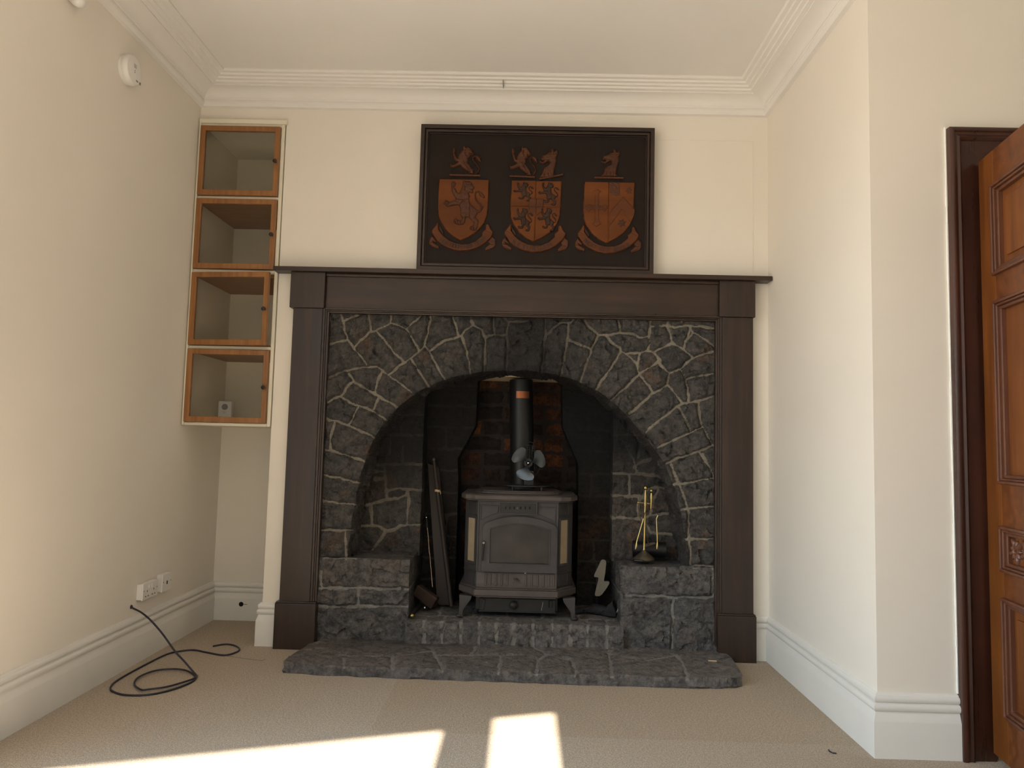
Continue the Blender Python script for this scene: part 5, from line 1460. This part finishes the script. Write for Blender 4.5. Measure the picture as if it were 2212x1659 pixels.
# crumpled black glove
gl = thing('hearth_glove', 'crumpled black cloth glove lying on the raised hearth right of the stove', 'glove', onz(1300, 1332, ZR))
def blob(pts, rad, seed, flat=.62):
    mb = MB(); mb.tube(smooth_path(pts, 4), [r for r in np.interp(np.linspace(0, len(rad)-1, (len(pts)-1)*4+1), range(len(rad)), rad)], 18)
    bmesh.ops.subdivide_edges(mb.bm, edges=mb.bm.edges[:], cuts=1, use_grid_fill=True)
    vs_ = list(mb.bm.verts)
    xs_ = np.array([v_.co.x for v_ in vs_]); zs_ = np.array([v_.co.z for v_ in vs_]); ys_ = np.array([v_.co.y for v_ in vs_])
    n1 = fbm(xs_+ys_*.7, zs_-ys_, 26, seed, 3)*.016; n2 = fbm(xs_-zs_, ys_+zs_, 30, seed+7, 3)*.016
    for v_, a, b in zip(vs_, n1, n2):
        v_.co.z = ZR+max(.0015, (v_.co.z-ZR)*flat*1.2+a); v_.co.y += b
    return mb
g0, g1, g2, g3 = onz(1254, 1326, ZR), onz(1280, 1326, ZR), onz(1305, 1330, ZR), onz(1330, 1332, ZR)
base = [Vector((g.x, max(-.005, g.y+.012), ZR+.026)) for g in (g0, g1, g2, g3)]
obj('hand', blob(base, [.012, .030, .034, .036], 3), 'rag', gl, smooth=60)
cA = base[-1]+Vector((-.012, 0, .004)); ca = Vector((.62, -.28, .35)).normalized()
mb = MB().lathe([(.030, -.02), (.036, 0), (.041, .018), (.043, .022), (.040, .024), (.034, .006), (.026, -.010), (0, -.012)], cA, ca, 24)
for v_ in mb.bm.verts: v_.co.z = max(ZR+.0012, v_.co.z); v_.co.x = min(v_.co.x, SXR-.006)
obj('cuff', mb, 'rag', gl, smooth=True, label='open turned-up cuff')
c_ = cA+ca*.006
obj('lining_tag', MB().box(c_.x+.012, c_.x+.016, c_.y-.020, c_.y-.018, c_.z-.012, c_.z+.010, Matrix.Rotation(.4, 3, 'Y')), 'white_trim', gl, label='small white tag')
fgr = [(base[0]+Vector((.01, -.006, -.010)), base[0]+Vector((-.018, -.012, -.014)), base[0]+Vector((-.036, -.014, -.018))), (base[0]+Vector((.012, .012, -.008)), base[0]+Vector((-.014, .016, -.012)), base[0]+Vector((-.030, .018, -.018)))]
for f_ in fgr:
    mb = MB().tube(smooth_path(f_, 3), [.011, .0115, .011, .0105, .010, .0085, .004], 10)
    for v_ in mb.bm.verts: v_.co.z = max(ZR+.0012, v_.co.z)
    obj('finger', mb, 'rag', gl, smooth=True)
# matchstick on the hearth slab
a_, b_ = onz(1530, 1430.5, ZS), onz(1548, 1431.5, ZS)
a_.z = b_.z = ZS+.0065
tag(obj('wood_stick', MB().tube([a_, b_], .0032, 6), 'twig'), 'short pale wooden stick lying on the right of the hearth slab', 'stick')

# ================================================================== LIGHT
scene.view_settings.view_transform = 'Standard'
scene.view_settings.look = 'None'
scene.view_settings.gamma = 1
scene.view_settings.exposure = EXPOSURE
scene.view_settings.use_curve_mapping = False
wd_ = bpy.data.worlds.new('sky'); scene.world = wd_; wd_.use_nodes = True
nt = wd_.node_tree; bg = nt.nodes['Background']
tc_ = nt.nodes.new('ShaderNodeTexCoord'); sp_ = nt.nodes.new('ShaderNodeSeparateXYZ'); rp_ = nt.nodes.new('ShaderNodeValToRGB')
nt.links.new(tc_.outputs['Generated'], sp_.inputs[0]); nt.links.new(sp_.outputs['Z'], rp_.inputs['Fac'])
e = rp_.color_ramp.elements
e[0].position = 0.0; e[0].color = (.62, .56, .48, 1)
e[1].position = .06; e[1].color = (.78, .90, 1.0, 1)
e.new(.6).color = (.52, .76, 1.0, 1)
# dimming added to the sky towards windows behind the camera, darkening the door wall
rmap = nt.nodes.new('ShaderNodeMapRange'); nt.links.new(sp_.outputs['Y'], rmap.inputs['Value'])
rmap.inputs['From Min'].default_value = -.95; rmap.inputs['From Max'].default_value = -.45
rmap.inputs['To Min'].default_value = FRONT; rmap.inputs['To Max'].default_value = 1.0
mul_ = nt.nodes.new('ShaderNodeMath'); mul_.operation = 'MULTIPLY'; mul_.inputs[1].default_value = SKY
nt.links.new(rmap.outputs['Result'], mul_.inputs[0]); nt.links.new(mul_.outputs[0], bg.inputs['Strength'])
nt.links.new(rp_.outputs['Color'], bg.inputs['Color'])
sd = bpy.data.lights.new('sun', 'SUN'); sd.energy = SUN; sd.angle = math.radians(.6); sd.color = (1.0, .93, .82)
so_ = bpy.data.objects.new('sun', sd); COL.objects.link(so_)
so_.rotation_euler = (math.radians(90)-SUN_EL, 0, 0)       # shines towards +y and down
so_.location = (0, -8, 6)
def portal(name, centre, normal, sx_, sz_):
    ld = bpy.data.lights.new(name, 'AREA'); ld.shape = 'RECTANGLE'; ld.size = sx_; ld.size_y = sz_
    lo_ = bpy.data.objects.new(name, ld); COL.objects.link(lo_)
    lo_.location = centre; lo_.rotation_euler = Vector(normal).to_track_quat('-Z', 'Y').to_euler()
    ld.cycles.is_portal = True
for i, (a, b, c) in enumerate(wins):
    mid = O+ud*((a+b)/2/KX)+nd_*.02; portal('window_portal', (mid.x, mid.y, (WZ0+c)/2), -nd_, (b-a)/KX, c-WZ0)
portal('window_portal', (XL-.02, (LW0+LW1)/2, (LWZ0+LWZ1)/2), (1, 0, 0), LW1-LW0, LWZ1-LWZ0)
